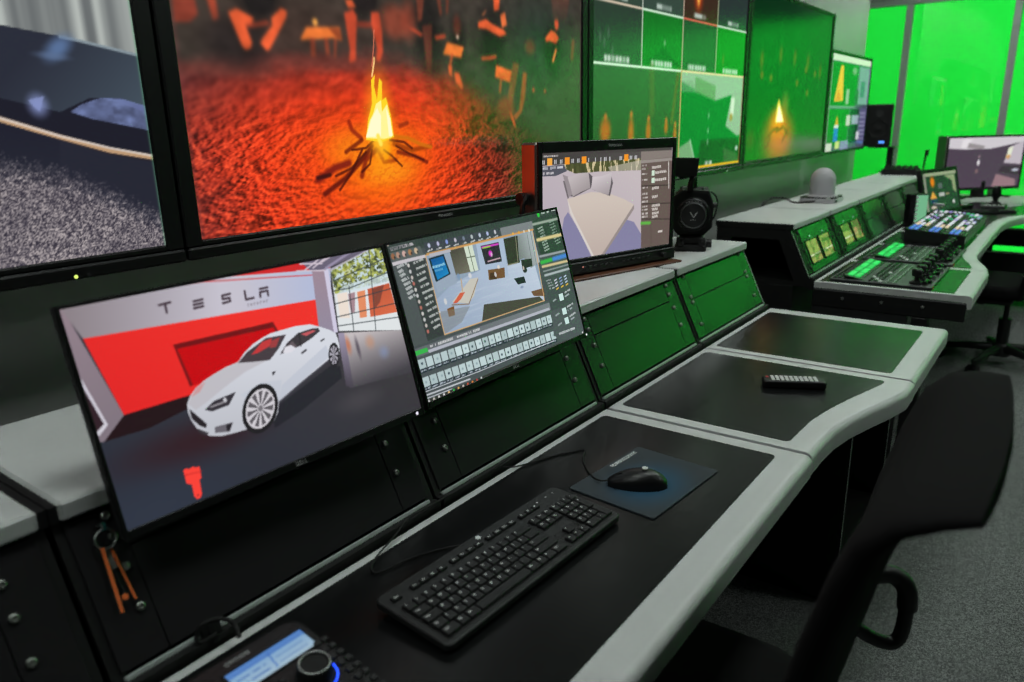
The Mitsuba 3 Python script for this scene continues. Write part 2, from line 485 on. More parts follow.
# ================================================================== consoles and desks
DESK_Z, TOP_Z = 0.730, 0.967
BACK_Y = 0.842
P0, P1 = np.array([0.858, 0.728]), np.array([0.957, 0.938])      # the sloping face, bottom and top, as (y, z)
SL = P1 - P0
SLEN = float(np.hypot(*SL))
SU = SL / SLEN
SN = np.array([-SU[1], SU[0]])                                    # out of the face, towards the operator


def on_face(x, s, out=0.0):
    """The point at x, s metres up the sloping face, out metres in front of it."""
    y, z = P0 + SU * s + SN * out
    return np.array([x, y, z])


def face_frame(x, s, out=0.0):
    return frame(on_face(x, s, out), (1, 0, 0), (0, SU[0], SU[1]), (0, SN[0], SN[1]))


def s_of_z(z):
    return (z - P0[1]) / SU[1]


BOLT_PLY = mikit.ply(merge(lathe([(0.0062, 0), (0.0062, 0.0035), (0.005, 0.005), (0.0036, 0.0055), (0.0030, 0.0035), (0.0, 0.0035)], n=14)), BOLT, smooth=40)
DBOLT_PLY = mikit.ply(merge(lathe([(0.0068, 0), (0.0068, 0.006), (0.005, 0.0075), (0.0, 0.0075)], n=12)), DARKBOLT, smooth=40)


def console_bay(x0, x1, label, group, bolt_z, split, end_left=False, end_right=False, bolt=None, blank=True, base=True, gap=0.012, ear=None):
    k = thing('console_bay', label, 'console', group)
    w = x1 - x0
    part(k, 'top_cover', merge(box((x0 + gap, 0.946, 0.940), (x1 - (0.002 if end_right else gap), 1.296, TOP_Z), 0.004)), WHITE, 'light grey top with a square front lip')
    for a, b in ((x0 + 0.001, x0 + gap - 0.0005), (x1 - gap + 0.0005, x1 - 0.001)):
        if not (end_right and b > x1 - 0.01):
            part(k, 'joint_strip', box((a, 0.950, 0.940), (b, 1.294, TOP_Z - 0.004)), CABINET, 'black strip along the joint')
    cheek = [(0.862, 0.700), (P0[0] + 0.004, P0[1]), (P1[0] + 0.004, P1[1]), (1.288, 0.938), (1.288, 0.700)]
    for side, a, b in (('left', x0 + 0.004, x0 + 0.022), ('right', x1 - 0.022, x1 - 0.004)):
        if (side == 'left' and end_left):
            hole = Polygon(cheek, [[(0.93, 0.72), (1.005, 0.895), (1.22, 0.895), (1.22, 0.72)]])
            m = prism(hole, b - a)
            m.apply_transform(np.array([[0, 0, 1, a], [1, 0, 0, 0], [0, 1, 0, 0], [0, 0, 0, 1.0]]))
            part(k, 'side_cheek', m, CABINET, 'black end frame with an open middle')
        else:
            part(k, 'side_cheek', prism_x(cheek, a, b), CABINET)
        if (side == 'left' and end_left) or (side == 'right' and end_right):
            q = 0.002 if side == 'left' else 0.013
            part(k, 'cheek_edge', put(box((a + q, 0.0, -0.0025), (a + q + 0.003, SLEN - 0.003, 0.0)), face_frame(0, 0)), FRAME, 'pale edge of the end cheek')
    part(k, 'back_panel', box((x0 + 0.022, 1.276, 0.70), (x1 - 0.022, 1.288, 0.935)), CABINET)
    part(k, 'inner_floor', box((x0 + 0.022, 0.90, 0.70), (x1 - 0.022, 1.276, 0.712)), CABINET)
    # recessed posts left and right of the rack face
    for a, b in ((x0 + 0.016, x0 + 0.0795), (x1 - 0.0795, x1 - 0.016)):
        part(k, 'rack_ear', put(box((a, 0.026, -0.004), (b, SLEN - 0.006, 0.0), 0.0008), face_frame(0, 0)), ear or PANEL)
    s0, s1 = 0.026, SLEN - 0.006
    ss = s_of_z(split)
    if blank:
        part(k, 'blank_panel', put(box((x0 + 0.0808, s0, -0.004), (x1 - 0.0808, ss - 0.0012, 0.0), 0.0008), face_frame(0, 0)), PANEL)
        part(k, 'blank_panel', put(box((x0 + 0.0808, ss + 0.0012, -0.004), (x1 - 0.0808, s1, 0.0), 0.0008), face_frame(0, 0)), PANEL)
    part(k, 'edge_strip', put(box((x0 + 0.018, 0.014, -0.006), (x1 - 0.018, 0.0205, 0.003), 0.001), face_frame(0, 0)), ALU, 'bright strip under the rack panels')
    part(k, 'lower_kick', box((x0 + 0.004, 0.850, 0.690), (x1 - 0.004, 0.866, 0.742)), CABINET)
    for z in bolt_z:
        for x in (x0 + 0.064, x1 - 0.066):
            shared(k, 'bolt', bolt or BOLT_PLY, face_frame(x, s_of_z(z)))
    if base:
        part(k, 'base_cabinet', box((x0 + 0.004, 0.93, 0.0), (x1 - 0.004, 1.288, 0.70), 0.003), CABINET)
    return k


NEARX = [-0.883, -0.284, 0.315, 0.910, 1.510, 2.112, 2.724]
near_labels = ['black sloping console bay at the near end of the row', 'sloping console bay with white top beside the keyring at the near end', 'black console bay behind the monitor that shows a white car',
               'black console bay behind the monitor with the room editor', 'green-lit console bay under the thick black monitor', 'last near console bay, carrying the cine camera on its top']
for i in range(6):
    last = i == 5
    console_bay(NEARX[i], NEARX[i + 1], near_labels[i], 'near console bays', (0.930, 0.868, 0.852, 0.786) if last else (0.925, 0.899, 0.861, 0.811), 0.860 if last else 0.882,
                end_right=last)

NOSE = [(0.0, DESK_Z - 0.0004), (0.022, DESK_Z - 0.0004), (0.029, DESK_Z - 0.002), (0.0345, DESK_Z - 0.006), (0.0375, DESK_Z - 0.011), (0.0385, DESK_Z - 0.017),
        (0.0380, DESK_Z - 0.047), (0.0365, DESK_Z - 0.051), (0.030, DESK_Z - 0.053), (0.0, DESK_Z - 0.053)]


def worktop(x0, x1, front, label, inlay, group, mat_front=None, back=BACK_Y):
    """front: the xy path of the nosing's root from x1 to x0 (the nose goes outward, to lower y)."""
    k = thing('worktop', label, 'worktop', group)
    a = [(x0, back), (x1, back)] + [p for p in front]
    part(k, 'top_panel', prism(Polygon(a), 0.026, DESK_Z - 0.0265), WHITE, 'light grey desktop')
    part(k, 'front_nosing', sweep_xy(front[::-1], NOSE), WHITE, 'rounded light grey front edge', smooth=35)
    part(k, 'desk_inlay', prism(inlay, 0.0011, DESK_Z - 0.0006), MAT, 'black inlaid writing surface')
    part(k, 'under_beam', box((x0 + 0.03, back - 0.06, 0.62), (x1 - 0.02, back - 0.02, DESK_Z - 0.027)), CABINET)
    return k


def rounded(pts, r=0.012):
    return Polygon(pts).buffer(-r).buffer(r, quad_segs=4)


worktop(-0.915, 1.500, [(1.500, 0.394), (-0.915, 0.394)], 'long straight worktop under the keyboard and the mouse pad',
        rounded([(-0.88, 0.826), (1.462, 0.826), (1.462, 0.418), (-0.88, 0.418)]), 'near worktops')
C1 = [(2.112, 0.302), (2.03, 0.303), (1.95, 0.322), (1.86, 0.349), (1.77, 0.374), (1.68, 0.390), (1.60, 0.395), (1.513, 0.396)]
worktop(1.513, 2.112, C1, 'curved worktop section carrying the remote control',
        rounded([(1.547, 0.826), (2.076, 0.826), (2.076, 0.327), (2.04, 0.334), (1.97, 0.353), (1.90, 0.372), (1.83, 0.389), (1.76, 0.403), (1.69, 0.413), (1.547, 0.418)]), 'near worktops')
worktop(2.122, 2.722, [(2.722, 0.304), (2.122, 0.304)], 'bare end worktop with a black inlay before the last near bay',
        rounded([(2.152, 0.826), (2.660, 0.826), (2.660, 0.329), (2.152, 0.329)]), 'near worktops')


def pedestal(x0, x1, label, y0=0.40, y1=0.775, group='desk pedestals'):
    k = thing('desk_pedestal', label, 'desk pedestal', group)
    for a, b in ((x0, x0 + 0.022), (x1 - 0.022, x1)):
        part(k, 'side_panel', box((a, y0, 0.0), (b, y1, 0.68), 0.0015), CABINET)
        part(k, 'edge_band', box((a + 0.0005, y0 - 0.0012, 0.0), (a + 0.003, y0, 0.68)), FRAME, 'thin grey edge band')
    part(k, 'bottom_shelf', box((x0 + 0.022, y0 + 0.004, 0.085), (x1 - 0.022, y1, 0.107), 0.0015), CABINET)
    part(k, 'shelf_edge', box((x0 + 0.022, y0 + 0.001, 0.104), (x1 - 0.022, y0 + 0.004, 0.107)), FRAME)
    part(k, 'rear_panel', box((x0 + 0.022, y1 - 0.02, 0.107), (x1 - 0.022, y1, 0.682)), CABINET)
    for z in (0.25, 0.36, 0.47, 0.58):
        shared(k, 'screw', BOLT_PLY, frame((x0 + 0.10, y1 - 0.0202, z), (1, 0, 0), (0, 0, 1), (0, -1, 0)))
    return k


pedestal(2.105, 2.715, 'open black pedestal under the bare end worktop')
pedestal(-0.31, 0.29, 'open black pedestal at the near end of the long worktop')

# the far group
FARX = [3.290 + 0.595 * i for i in range(7)]
far_labels = ['first far console bay with two small lit screens and an open end frame', 'second far console bay with two small lit screens', 'plain far console bay beyond the grey dome', 'plain far console bay behind the tall key panel',
              'plain far console bay behind the small tilted monitor', 'last far console bay under the black mixer']
for i in range(6):
    console_bay(FARX[i], FARX[i + 1], far_labels[i], 'far console bays', (0.922, 0.885, 0.845, 0.775), 0.845, end_left=i == 0, bolt=DBOLT_PLY, blank=i > 1, gap=0.012, ear=CABINET)
worktop(3.290, 3.880, [(3.880, 0.294), (3.290, 0.294)], 'first far worktop with a control surface and a deep front', rounded([(3.312, 0.826), (3.858, 0.826), (3.858, 0.322), (3.312, 0.322)], 0.006), 'far worktops')
worktop(3.886, 4.475, [(4.475, 0.386), (4.36, 0.386), (4.26, 0.376), (4.16, 0.356), (4.07, 0.330), (3.98, 0.308), (3.886, 0.296)],
        'curved far worktop with the second control surface', rounded([(3.908, 0.826), (4.452, 0.826), (4.452, 0.410), (4.36, 0.412), (4.26, 0.402), (4.16, 0.383), (4.07, 0.357), (3.98, 0.335), (3.908, 0.325)], 0.006), 'far worktops')
worktop(4.481, 5.070, [(5.070, 0.386), (4.481, 0.386)], 'far worktop under the lit switcher panel', rounded([(4.503, 0.826), (5.05, 0.826), (5.05, 0.412), (4.503, 0.412)], 0.006), 'far worktops')
k = thing('corner_worktop', 'far corner worktop that curves away along the glass partition', 'worktop')
CF = [(6.44, -1.60), (6.44, -0.30), (6.42, -0.08), (6.36, 0.10), (6.24, 0.235), (6.08, 0.315), (5.88, 0.362), (5.65, 0.383), (5.076, 0.386)]
part(k, 'top_panel', prism(Polygon([(5.076, BACK_Y), (6.86, BACK_Y), (6.90, 1.28), (7.75, 1.28), (7.75, -1.60)] + CF), 0.026, DESK_Z - 0.0265), WHITE, 'light grey desktop')
part(k, 'front_nosing', sweep_xy(CF[::-1], NOSE), WHITE, 'rounded light grey front edge', smooth=35)
part(k, 'desk_inlay', prism(rounded([(5.10, 0.826), (6.80, 0.826), (7.05, 0.62), (7.05, -1.5), (6.47, -1.5), (6.47, -0.30), (6.45, -0.07), (6.38, 0.12), (6.26, 0.262), (6.09, 0.342), (5.88, 0.388), (5.65, 0.409), (5.10, 0.412)], 0.006), 0.0011, DESK_Z - 0.0006), MAT, 'black inlaid surface')
for y in (-1.5, 1.0):
    part(k, 'leg', box((7.50, y - 0.03, 0.0), (7.56, y + 0.03, DESK_Z - 0.027)), CABINET)
# the black apron, leg and side board at the open end of the far group
k = thing('desk_end_frame', 'black end apron with screws and a leg under the first far worktop', 'desk frame')
part(k, 'apron', box((3.274, 0.272, 0.628), (3.288, 0.842, DESK_Z - 0.027), 0.004), CABINET)
part(k, 'leg', box((3.274, 0.395, 0.0), (3.334, 0.455, 0.627), 0.003), CABINET)
part(k, 'side_board', box((3.276, 0.47, 0.0), (3.287, 0.84, 0.627)), GREYP, 'dark grey side board')
for y in (0.42, 0.57, 0.72):
    shared(k, 'screw', BOLT_PLY, frame((3.2739, y, 0.672), (0, 1, 0), (0, 0, 1), (-1, 0, 0)))


# ================================================================== the screens
def unit(v):
    v = np.array(v, float)
    return v / np.linalg.norm(v)


def axes(u, v):
    u = unit(u)
    v = np.array(v, float)
    v = unit(v - u * (u @ v))
    return u, v, np.cross(u, v)


def slab(M, w0, w1, h0, h1, d0, d1, c=0.002):
    """A box in a screen's own axes (right, up, towards the viewer)."""
    return put(box((w0, h0, d0), (w1, h1, d1), c), M)


def bezel(M, W, H, l, r, b, t, d0, d1, c=0.0015):
    return merge(slab(M, -l, 0, -b, H + t, d0, d1, c), slab(M, W, W + r, -b, H + t, d0, d1, c), slab(M, 0, W, -b, 0, d0, d1, c), slab(M, 0, W, H, H + t, d0, d1, c))


def lettering(parent, s, M, x, y, h, d, mat, name='lettering', bold=False, label=None):
    return part(parent, name, put(text(s, h, 0.0006, bold), M @ tr(x, y, d)), mat, label)


# ---- pictures
def pic_sofa():
    c = Pic(680, 382)
    c.c[:] = (36, 38, 52)
    # curtain
    cu = c.inside([(0.7413, 1.3731), (1.2093, 1.8887), (1.0961, 0.5504), (1.0048, 0.4212), (0.9293, 0.443), (0.8523, 0.4604), (0.7988, 0.4728), (0.6321, 0.5129)])
    x = c.u * 1.428
    f = 0.5 + 0.5 * np.sin(x * 92 + 2.6 * np.sin(x * 37))
    g = meshkit.fbm(np.stack([x * 60, c.v * 0.8, x * 0], -1), 3, 5)
    k = np.clip(0.12 + 0.60 * f ** 1.5 + 0.55 * (g - 0.4), 0, 1)[:, None]
    c.blend(cu, np.array([92, 96, 98]) * (1 - k) + np.array([196, 202, 196]) * k)
    # sofa back
    c.fade([(0.6317, 0.5101), (0.7986, 0.4711), (0.8523, 0.4604), (0.9295, 0.4449), (1.0048, 0.4212), (1.0039, 0.2831), (0.7781, 0.2864), (0.6073, 0.3182)], (42, 45, 58), (66, 78, 90), [(0.8654, 0.3984)], [(0.9948, 0.3261)])
    c.line([(0.9121, 0.4466), (0.9293, 0.443), (0.9617, 0.433), (1.0046, 0.4191)], 0.006, (150, 165, 172), 0.8)
    c.spot([(0.9078, 0.4252)][0], 0.055, 0.028, (92, 118, 160), 0.9, 0.9, 40)
    c.spot([(0.8997, 0.4091)][0], 0.05, 0.012, (96, 116, 150), 0.6, 0.9, -4)
    c.poly([(0.783, 0.3305), (0.8381, 0.3266), (0.8974, 0.3005), (0.934, 0.3289), (0.97, 0.3297), (1.0045, 0.3048), (0.9999, 0.1954), (0.7773, 0.2793)], (30, 30, 42))
    c.poly([(0.8658, 0.3235), (0.8833, 0.3315), (0.8759, 0.3005), (0.8698, 0.3121)], (140, 150, 195), 0.75)
    c.spot([(0.8752, 0.314)][0], 0.03, 0.035, (135, 148, 200), 0.8, 0.9)
    n = c.noise(90, 60, 3)
    w = c.inside([(0.9085, 0.3005), (0.9236, 0.3166), (0.9458, 0.3292), (0.9723, 0.3277), (1.0051, 0.3113), (1.0044, 0.2591), (0.9624, 0.2753), (0.9322, 0.2862)])
    c.blend(w * np.clip(0.55 + 0.8 * (n - 0.4), 0, 1), (128, 144, 196))
    c.fade([(0.9458, 0.3292), (0.9723, 0.3277), (1.0051, 0.3113), (1.0051, 0.2961), (0.969, 0.3193)], (118, 134, 180), (96, 104, 150), [(0.9458, 0.3292)], [(1.0042, 0.3005)], 0.8)
    c.line([(0.7804, 0.3076), (0.8337, 0.2856), (0.8922, 0.249), (0.9472, 0.219), (1.0016, 0.1997)], 0.012, (196, 158, 120), 0.95)
    c.line([(0.7808, 0.3112), (0.8341, 0.2893), (0.8926, 0.253), (0.9478, 0.2253), (1.002, 0.2041)], 0.005, (226, 214, 205), 0.8)
    c.line([(0.8329, 0.2781), (0.9466, 0.2127), (1.001, 0.193)], 0.005, (34, 30, 40), 0.8)
    c.poly([(0.7796, 0.3006), (0.8333, 0.2819), (0.9464, 0.2106), (1.0006, 0.1886), (1.0012, 0.0585), (0.9273, 0.138), (0.8227, 0.1818), (0.7681, 0.1971)], (38, 39, 52))
    c.fade([(0.7804, 0.3076), (0.8331, 0.28), (0.8916, 0.243), (0.8817, 0.1444), (0.7671, 0.1881)], (30, 30, 44), (36, 38, 50), [(0.8331, 0.28)], [(0.8237, 0.1913)], 0.7)
    # carpet
    n1, n2, n3 = c.noise(330, 190, 1, 2), RNG.random(len(c.u)), c.noise(8, 6, 4)
    edge = c.v - np.interp(c.u, *np.array(sorted([(0.7685, 0.2007), (0.8241, 0.1951), (0.8841, 0.1687), (0.9269, 0.1338), (0.9604, 0.0934), (1.0008, 0.0539)])).T)
    m = np.clip(0.5 - edge * 18 + (n1 - 0.5) * 1.2, 0, 1)
    k = np.clip((n1 * 0.55 + n2 * 0.45 - 0.33) * 2.2 * (0.55 + 0.8 * n3), 0, 1)[:, None]
    col = np.array([54, 50, 62]) * (1 - k) + np.array([184, 174, 174]) * k
    c.c = c.c * (1 - m[:, None]) + m[:, None] * col
    c.blend(np.clip(1 - np.abs(c.u - 1) * 300, 0, 1) * 0.5, (90, 150, 110))
    return c


def pic_fire():
    c = Pic(560, 316)
    c.c[:] = (62, 56, 50)
    fu, fv = [(0.3485, 0.1904)][0]
    c.spot([(0.8336, 0.5599)][0], 0.35, 0.3, (42, 56, 48), 0.8, 1)
    c.spot([(0.2014, 0.4826)][0], 0.5, 0.22, (72, 52, 46), 0.7, 1)
    n1, n2 = c.noise(36, 40, 11, 4), c.noise(110, 90, 12, 3)
    hx, hy = np.array(sorted([(-0.0123, 0.4096), (0.0333, 0.4179), (0.1112, 0.4295), (0.1983, 0.4376), (0.2973, 0.452), (0.4098, 0.4571), (0.5388, 0.4382), (0.656, 0.3541), (0.7922, 0.2564), (1.0104, 0.1456)])).T
    hor = np.interp(c.u, hx, hy) - c.v
    m = np.clip(hor * 13 + 0.35 + (n1 - 0.5) * 0.9, 0, 1)[:, None]
    dx, dy = (c.u - fu) * 16 / 9, (c.v - fv) * np.where(c.v > fv, 2.7, 1.15)
    d = np.hypot(dx, dy)
    stops = [0, 0.10, 0.24, 0.42, 0.58, 0.75, 1.0, 1.6]
    cols = np.array([[255, 132, 12], [254, 104, 16], [240, 72, 22], [222, 58, 28], [178, 52, 36], [122, 50, 46], [92, 46, 48], [66, 42, 46]], float)
    base = np.stack([np.interp(d, stops, cols[:, k]) for k in range(3)], 1)
    warp = c.noise(16, 22, 31, 2)
    bu = (c.u + 0.22 * c.v)
    def sand(uu, vv):
        w2 = bu * 0
        return 0.62 * meshkit.fbm(np.stack([(uu + 0.2 * vv) * 44 + warp * 3, vv * 58 - uu * 22, w2], -1), 3, 41) + 0.38 * meshkit.fbm(np.stack([(uu + 0.2 * vv) * 120, vv * 140 - uu * 50, w2], -1), 2, 47)

    r = np.hypot(dx, dy) + 1e-6
    eu, ev = (fu - c.u) * 0.0035 / r, (fv - c.v) * 0.0050 / r
    b1 = sand(c.u, c.v)
    rel = np.clip((sand(c.u - eu, c.v - ev) - sand(c.u + eu, c.v + ev)) * 6.0, -1, 1)
    b2 = meshkit.fbm(np.stack([bu * 150, c.v * 170 - c.u * 60, c.u * 0], -1), 2, 43)
    amp = np.clip((d - 0.08) * 2.4, 0.12, 1)
    fine = np.clip((c.v - fv - 0.05) * 8, 0, 1) * 0.55
    lit = rel * amp * (1 - fine)
    g = base * (1 + np.where(lit > 0, 0.22 * lit, 0.62 * lit))[:, None] + np.clip(lit, 0, 1)[:, None] * np.array([30, 22, 10])
    g = g * (1 - 0.30 * (np.clip((0.42 - b1) * 8, 0, 1) * amp * (1 - fine))[:, None])
    right = np.clip((c.u - fu - 0.12) * 4, 0, 1) * np.clip((c.v - 0.02) * 3 + 0.5, 0, 1)
    g = g * (1 - 0.55 * (right * np.clip((0.56 - b1) * 6, 0, 1)))[:, None]
    g = g * (1 - 0.30 * right)[:, None]
    left = np.clip((fu - 0.26 - c.u) * 5, 0, 1)[:, None] * np.clip((0.58 - b1) * 5, 0, 1)[:, None]
    g = g * (1 - 0.55 * left) + 0.55 * left * np.array([92, 40, 48])
    cold = np.clip((c.u - fu - 0.22) * 4, 0, 1) * np.clip((c.v - fv + 0.12) * 5, 0, 1)
    g = g * (1 - 0.75 * cold[:, None]) + 0.75 * cold[:, None] * np.array([58, 48, 42])
    c.c = c.c * (1 - m) + m * g
    g0 = g
    c.fade([(0.0004, 0.5525), (0.0059, 0.5536), (0.0054, -0.0016), (-0.0083, -0.0032)], (120, 62, 62), (120, 62, 62), (0, 0), (1, 1), 0.25)
    # seated people seen to the knees, around the fire
    O, O2 = (226, 92, 52), (198, 74, 48)
    for q, rx, ry in (([(0.1359, 0.5814)][0], 0.10, 0.10), ([(0.3327, 0.6202)][0], 0.09, 0.10), ([(0.484, 0.5464)][0], 0.10, 0.20), ([(0.6675, 0.5396)][0], 0.12, 0.16), ([(0.8794, 0.5294)][0], 0.10, 0.14), ([(0.5647, 0.527)][0], 0.06, 0.12)):
        c.spot(q, rx, ry, (30, 27, 27), 0.85, 0.8)
    for q, rx, ry in (([(0.0848, 0.3994)][0], 0.25, 0.03), ([(0.1976, 0.4275)][0], 0.22, 0.03), ([(0.328, 0.4278)][0], 0.18, 0.025)):
        c.spot(q, rx, ry, (120, 58, 50), 0.6, 0.9)
    c.poly([(0.0057, 0.5515), (0.0366, 0.5575), (0.039, 0.5193), (0.026, 0.5), (0.0036, 0.4966)], (168, 62, 44), 0.7)
    c.poly([(0.0541, 0.5609), (0.0675, 0.5635), (0.0695, 0.5155), (0.0599, 0.5074)], O2, 0.75)
    c.spot([(0.0947, 0.4649)][0], 0.14, 0.09, (40, 34, 34), 0.8, 0.7)
    c.poly([(0.0845, 0.5313), (0.0977, 0.5425), (0.125, 0.5243), (0.1168, 0.5023), (0.1105, 0.5037), (0.1174, 0.4676), (0.1146, 0.4533), (0.1061, 0.4477), (0.1004, 0.4564)], O)
    c.poly([(0.1727, 0.5556), (0.1828, 0.5503), (0.1798, 0.533), (0.1464, 0.4544), (0.1409, 0.449), (0.1305, 0.4668), (0.1385, 0.4843), (0.1539, 0.51), (0.1536, 0.5289)], O)
    c.poly([(0.1094, 0.5716), (0.1626, 0.582), (0.1585, 0.5485), (0.1492, 0.5375), (0.1193, 0.5349)], (34, 30, 30))
    c.poly([(0.1076, 0.5079), (0.1481, 0.5233), (0.1506, 0.5119), (0.1166, 0.5)], (150, 60, 42), 0.8)
    c.poly([(0.2148, 0.5164), (0.2813, 0.526), (0.2831, 0.49), (0.2673, 0.4958), (0.2014, 0.4826)], (236, 120, 54))
    c.poly([(0.257, 0.52), (0.2811, 0.5234), (0.2831, 0.49), (0.2734, 0.4965)], (150, 70, 40))
    for p in ([(0.2204, 0.4899), (0.23, 0.4911), (0.2287, 0.4429), (0.2191, 0.442)], [(0.2474, 0.4933), (0.2553, 0.4943), (0.2565, 0.4507), (0.2485, 0.4499)], [(0.2672, 0.4932), (0.2732, 0.4939), (0.268, 0.444), (0.264, 0.4436)]):
        c.poly(p, (132, 62, 44))
    c.spot([(0.2327, 0.5315)][0], 0.012, 0.012, (250, 170, 80), 1, 0.5)
    c.poly([(0.2918, 0.5636), (0.3111, 0.5773), (0.3185, 0.5603), (0.312, 0.4855), (0.3094, 0.4425), (0.2962, 0.4333), (0.2949, 0.4465), (0.2983, 0.468)], O2)
    c.poly([(0.3496, 0.5759), (0.3675, 0.579), (0.3716, 0.5308), (0.3706, 0.4701), (0.3622, 0.4416), (0.3534, 0.4464), (0.3575, 0.4798), (0.3477, 0.5436)], O2)
    c.poly([(0.2959, 0.5977), (0.3277, 0.6089), (0.3242, 0.5848), (0.3008, 0.5781)], O, 0.9)
    c.poly([(0.3156, 0.5467), (0.348, 0.549), (0.3471, 0.5328), (0.3147, 0.5308)], (150, 58, 42), 0.8)
    c.poly([(0.3069, 0.61), (0.3676, 0.6218), (0.3565, 0.5825), (0.3196, 0.5787)], (40, 34, 34))
    c.spot([(0.403, 0.5574)][0], 0.09, 0.07, (176, 70, 48), 0.6, 0.7)
    c.spot([(0.4371, 0.5682)][0], 0.05, 0.09, (166, 66, 46), 0.5, 0.8)
    for p in ([(0.4578, 0.6393), (0.478, 0.6433), (0.4698, 0.5733), (0.4593, 0.5659)], [(0.5093, 0.6493), (0.52, 0.6514), (0.5232, 0.5993), (0.5175, 0.5925)], [(0.5362, 0.6546), (0.5445, 0.6562), (0.5397, 0.605), (0.534, 0.5981)]):
        c.poly(p, (128, 62, 46), 0.8)
    c.poly([(0.4336, 0.5451), (0.4485, 0.5472), (0.4705, 0.5329), (0.465, 0.5235)], O2, 0.8)
    c.poly([(0.499, 0.5308), (0.529, 0.5407), (0.5312, 0.5289), (0.5038, 0.5195)], O2, 0.9)
    c.poly([(0.469, 0.5559), (0.4952, 0.5655), (0.4906, 0.4586), (0.4862, 0.4162), (0.4759, 0.4215)], (104, 52, 42), 0.8)
    c.poly([(0.5335, 0.5171), (0.5813, 0.5073), (0.5714, 0.472), (0.5211, 0.4795)], (240, 120, 54))
    c.line([(0.546, 0.4789), (0.539, 0.4444)], 0.010, (190, 80, 46))
    c.poly([(0.5336, 0.447), (0.5447, 0.4448), (0.5434, 0.4106), (0.5353, 0.4194)], O)
    c.poly([(0.5496, 0.4266), (0.5639, 0.4244), (0.5741, 0.3838), (0.5707, 0.3709), (0.5541, 0.3924)], O)
    c.spot([(0.5634, 0.5696)][0], 0.03, 0.05, (120, 56, 44), 0.7, 0.8)
    c.spot([(0.5636, 0.5361)][0], 0.008, 0.008, (250, 220, 190), 1, 0.5)
    c.poly([(0.6256, 0.5912), (0.6504, 0.6045), (0.6689, 0.5914), (0.7073, 0.5774), (0.717, 0.5655), (0.6936, 0.5526), (0.665, 0.5651), (0.6495, 0.5726), (0.625, 0.5723)], O)
    c.poly([(0.6953, 0.6245), (0.712, 0.637), (0.7176, 0.5953), (0.7008, 0.5831)], (226, 110, 62))
    c.poly([(0.6744, 0.6814), (0.6968, 0.6858), (0.6925, 0.6401), (0.6763, 0.6342)], O)
    c.poly([(0.6353, 0.6115), (0.6545, 0.6368), (0.6446, 0.6162)], (206, 110, 66))
    c.poly([(0.6314, 0.4807), (0.679, 0.4918), (0.682, 0.4822), (0.6593, 0.4735), (0.6342, 0.4713)], O2)
    c.poly([(0.6782, 0.4587), (0.7312, 0.4424), (0.7269, 0.401), (0.6739, 0.4184)], (240, 104, 52))
    c.line([(0.6934, 0.4129), (0.689, 0.3686)], 0.010, (176, 74, 46))
    c.poly([(0.7353, 0.4735), (0.756, 0.4684), (0.7442, 0.3984), (0.7287, 0.3247), (0.7157, 0.3557)], (120, 70, 50))
    c.poly([(0.7697, 0.4417), (0.784, 0.4391), (0.7753, 0.3502), (0.7636, 0.3001), (0.7417, 0.2717), (0.7314, 0.286), (0.753, 0.3072)], (150, 72, 48))
    c.spot([(0.7079, 0.3141)][0], 0.07, 0.055, (138, 56, 44), 0.8, 0.6)
    c.spot([(0.7311, 0.2719)][0], 0.012, 0.05, (220, 78, 46), 0.8, 0.7, 30)
    c.spot([(0.807, 0.3799)][0], 0.011, 0.012, (206, 80, 60), 0.9, 0.5)
    c.spot([(0.8507, 0.3778)][0], 0.010, 0.011, (176, 66, 52), 0.9, 0.5)
    c.spot([(0.7963, 0.5311)][0], 0.05, 0.04, (120, 58, 46), 0.7, 0.8)
    c.spot([(0.8978, 0.6254)][0], 0.02, 0.03, (206, 84, 54), 1, 0.5)
    c.poly([(0.8526, 0.5693), (0.876, 0.6008), (0.8917, 0.5958), (0.9075, 0.5762), (0.8954, 0.5529), (0.8718, 0.561), (0.8563, 0.5555)], O)
    c.poly([(0.864, 0.5529), (0.9114, 0.5475), (0.8991, 0.5132), (0.8791, 0.4858), (0.8559, 0.5126)], (36, 32, 32))
    c.line([(0.8952, 0.5311), (0.883, 0.4898)], 0.012, (250, 140, 70))
    c.line([(0.9653, 0.5685), (0.961, 0.5079)], 0.02, (126, 66, 50), 0.8)
    c.fade([(0.8769, 0.7208), (0.9527, 0.7355), (0.9361, 0.6384), (0.8841, 0.6376)], (100, 62, 52), (60, 52, 46), [(0.9121, 0.7134)], [(0.9118, 0.6347)], 0.7)
    up = np.clip((c.v - fv - 0.02) * 8, 0, 1)
    c.c = c.c * (1 + up * (c.noise(46, 40, 77, 3) - 0.5) * 0.6)[:, None]
    sharp = c.c.copy()
    c.blur(1.4)
    c.c = sharp * (1 - up)[:, None] + c.c * up[:, None]
    # glow, ash bed, logs and flames
    c.spot([(0.3586, 0.1602)][0], 0.30, 0.17, (255, 128, 16), 0.42, 1)
    c.spot([(0.2863, 0.2003)][0], 0.16, 0.09, (255, 150, 26), 0.45, 0.9)
    c.spot([(0.3638, 0.1238)][0], 0.17, 0.06, (255, 166, 30), 0.55, 0.9)
    c.blend(np.clip((b2 - 0.53) * 6, 0, 1) * np.clip(1 - d * 2.2, 0, 1) * m[:, 0] * 0.35, (196, 60, 14))
    D = (96, 22, 14)
    c.line([(0.2223, 0.0781), (0.2684, 0.117), (0.3108, 0.17), (0.3308, 0.2032)], 0.015, D, 0.9)
    c.line([(0.2109, 0.1184), (0.2472, 0.1475), (0.2774, 0.1587)], 0.020, (124, 28, 20), 0.9)
    c.line([(0.2113, 0.1238), (0.2358, 0.1293)], 0.012, (60, 18, 18), 0.9)
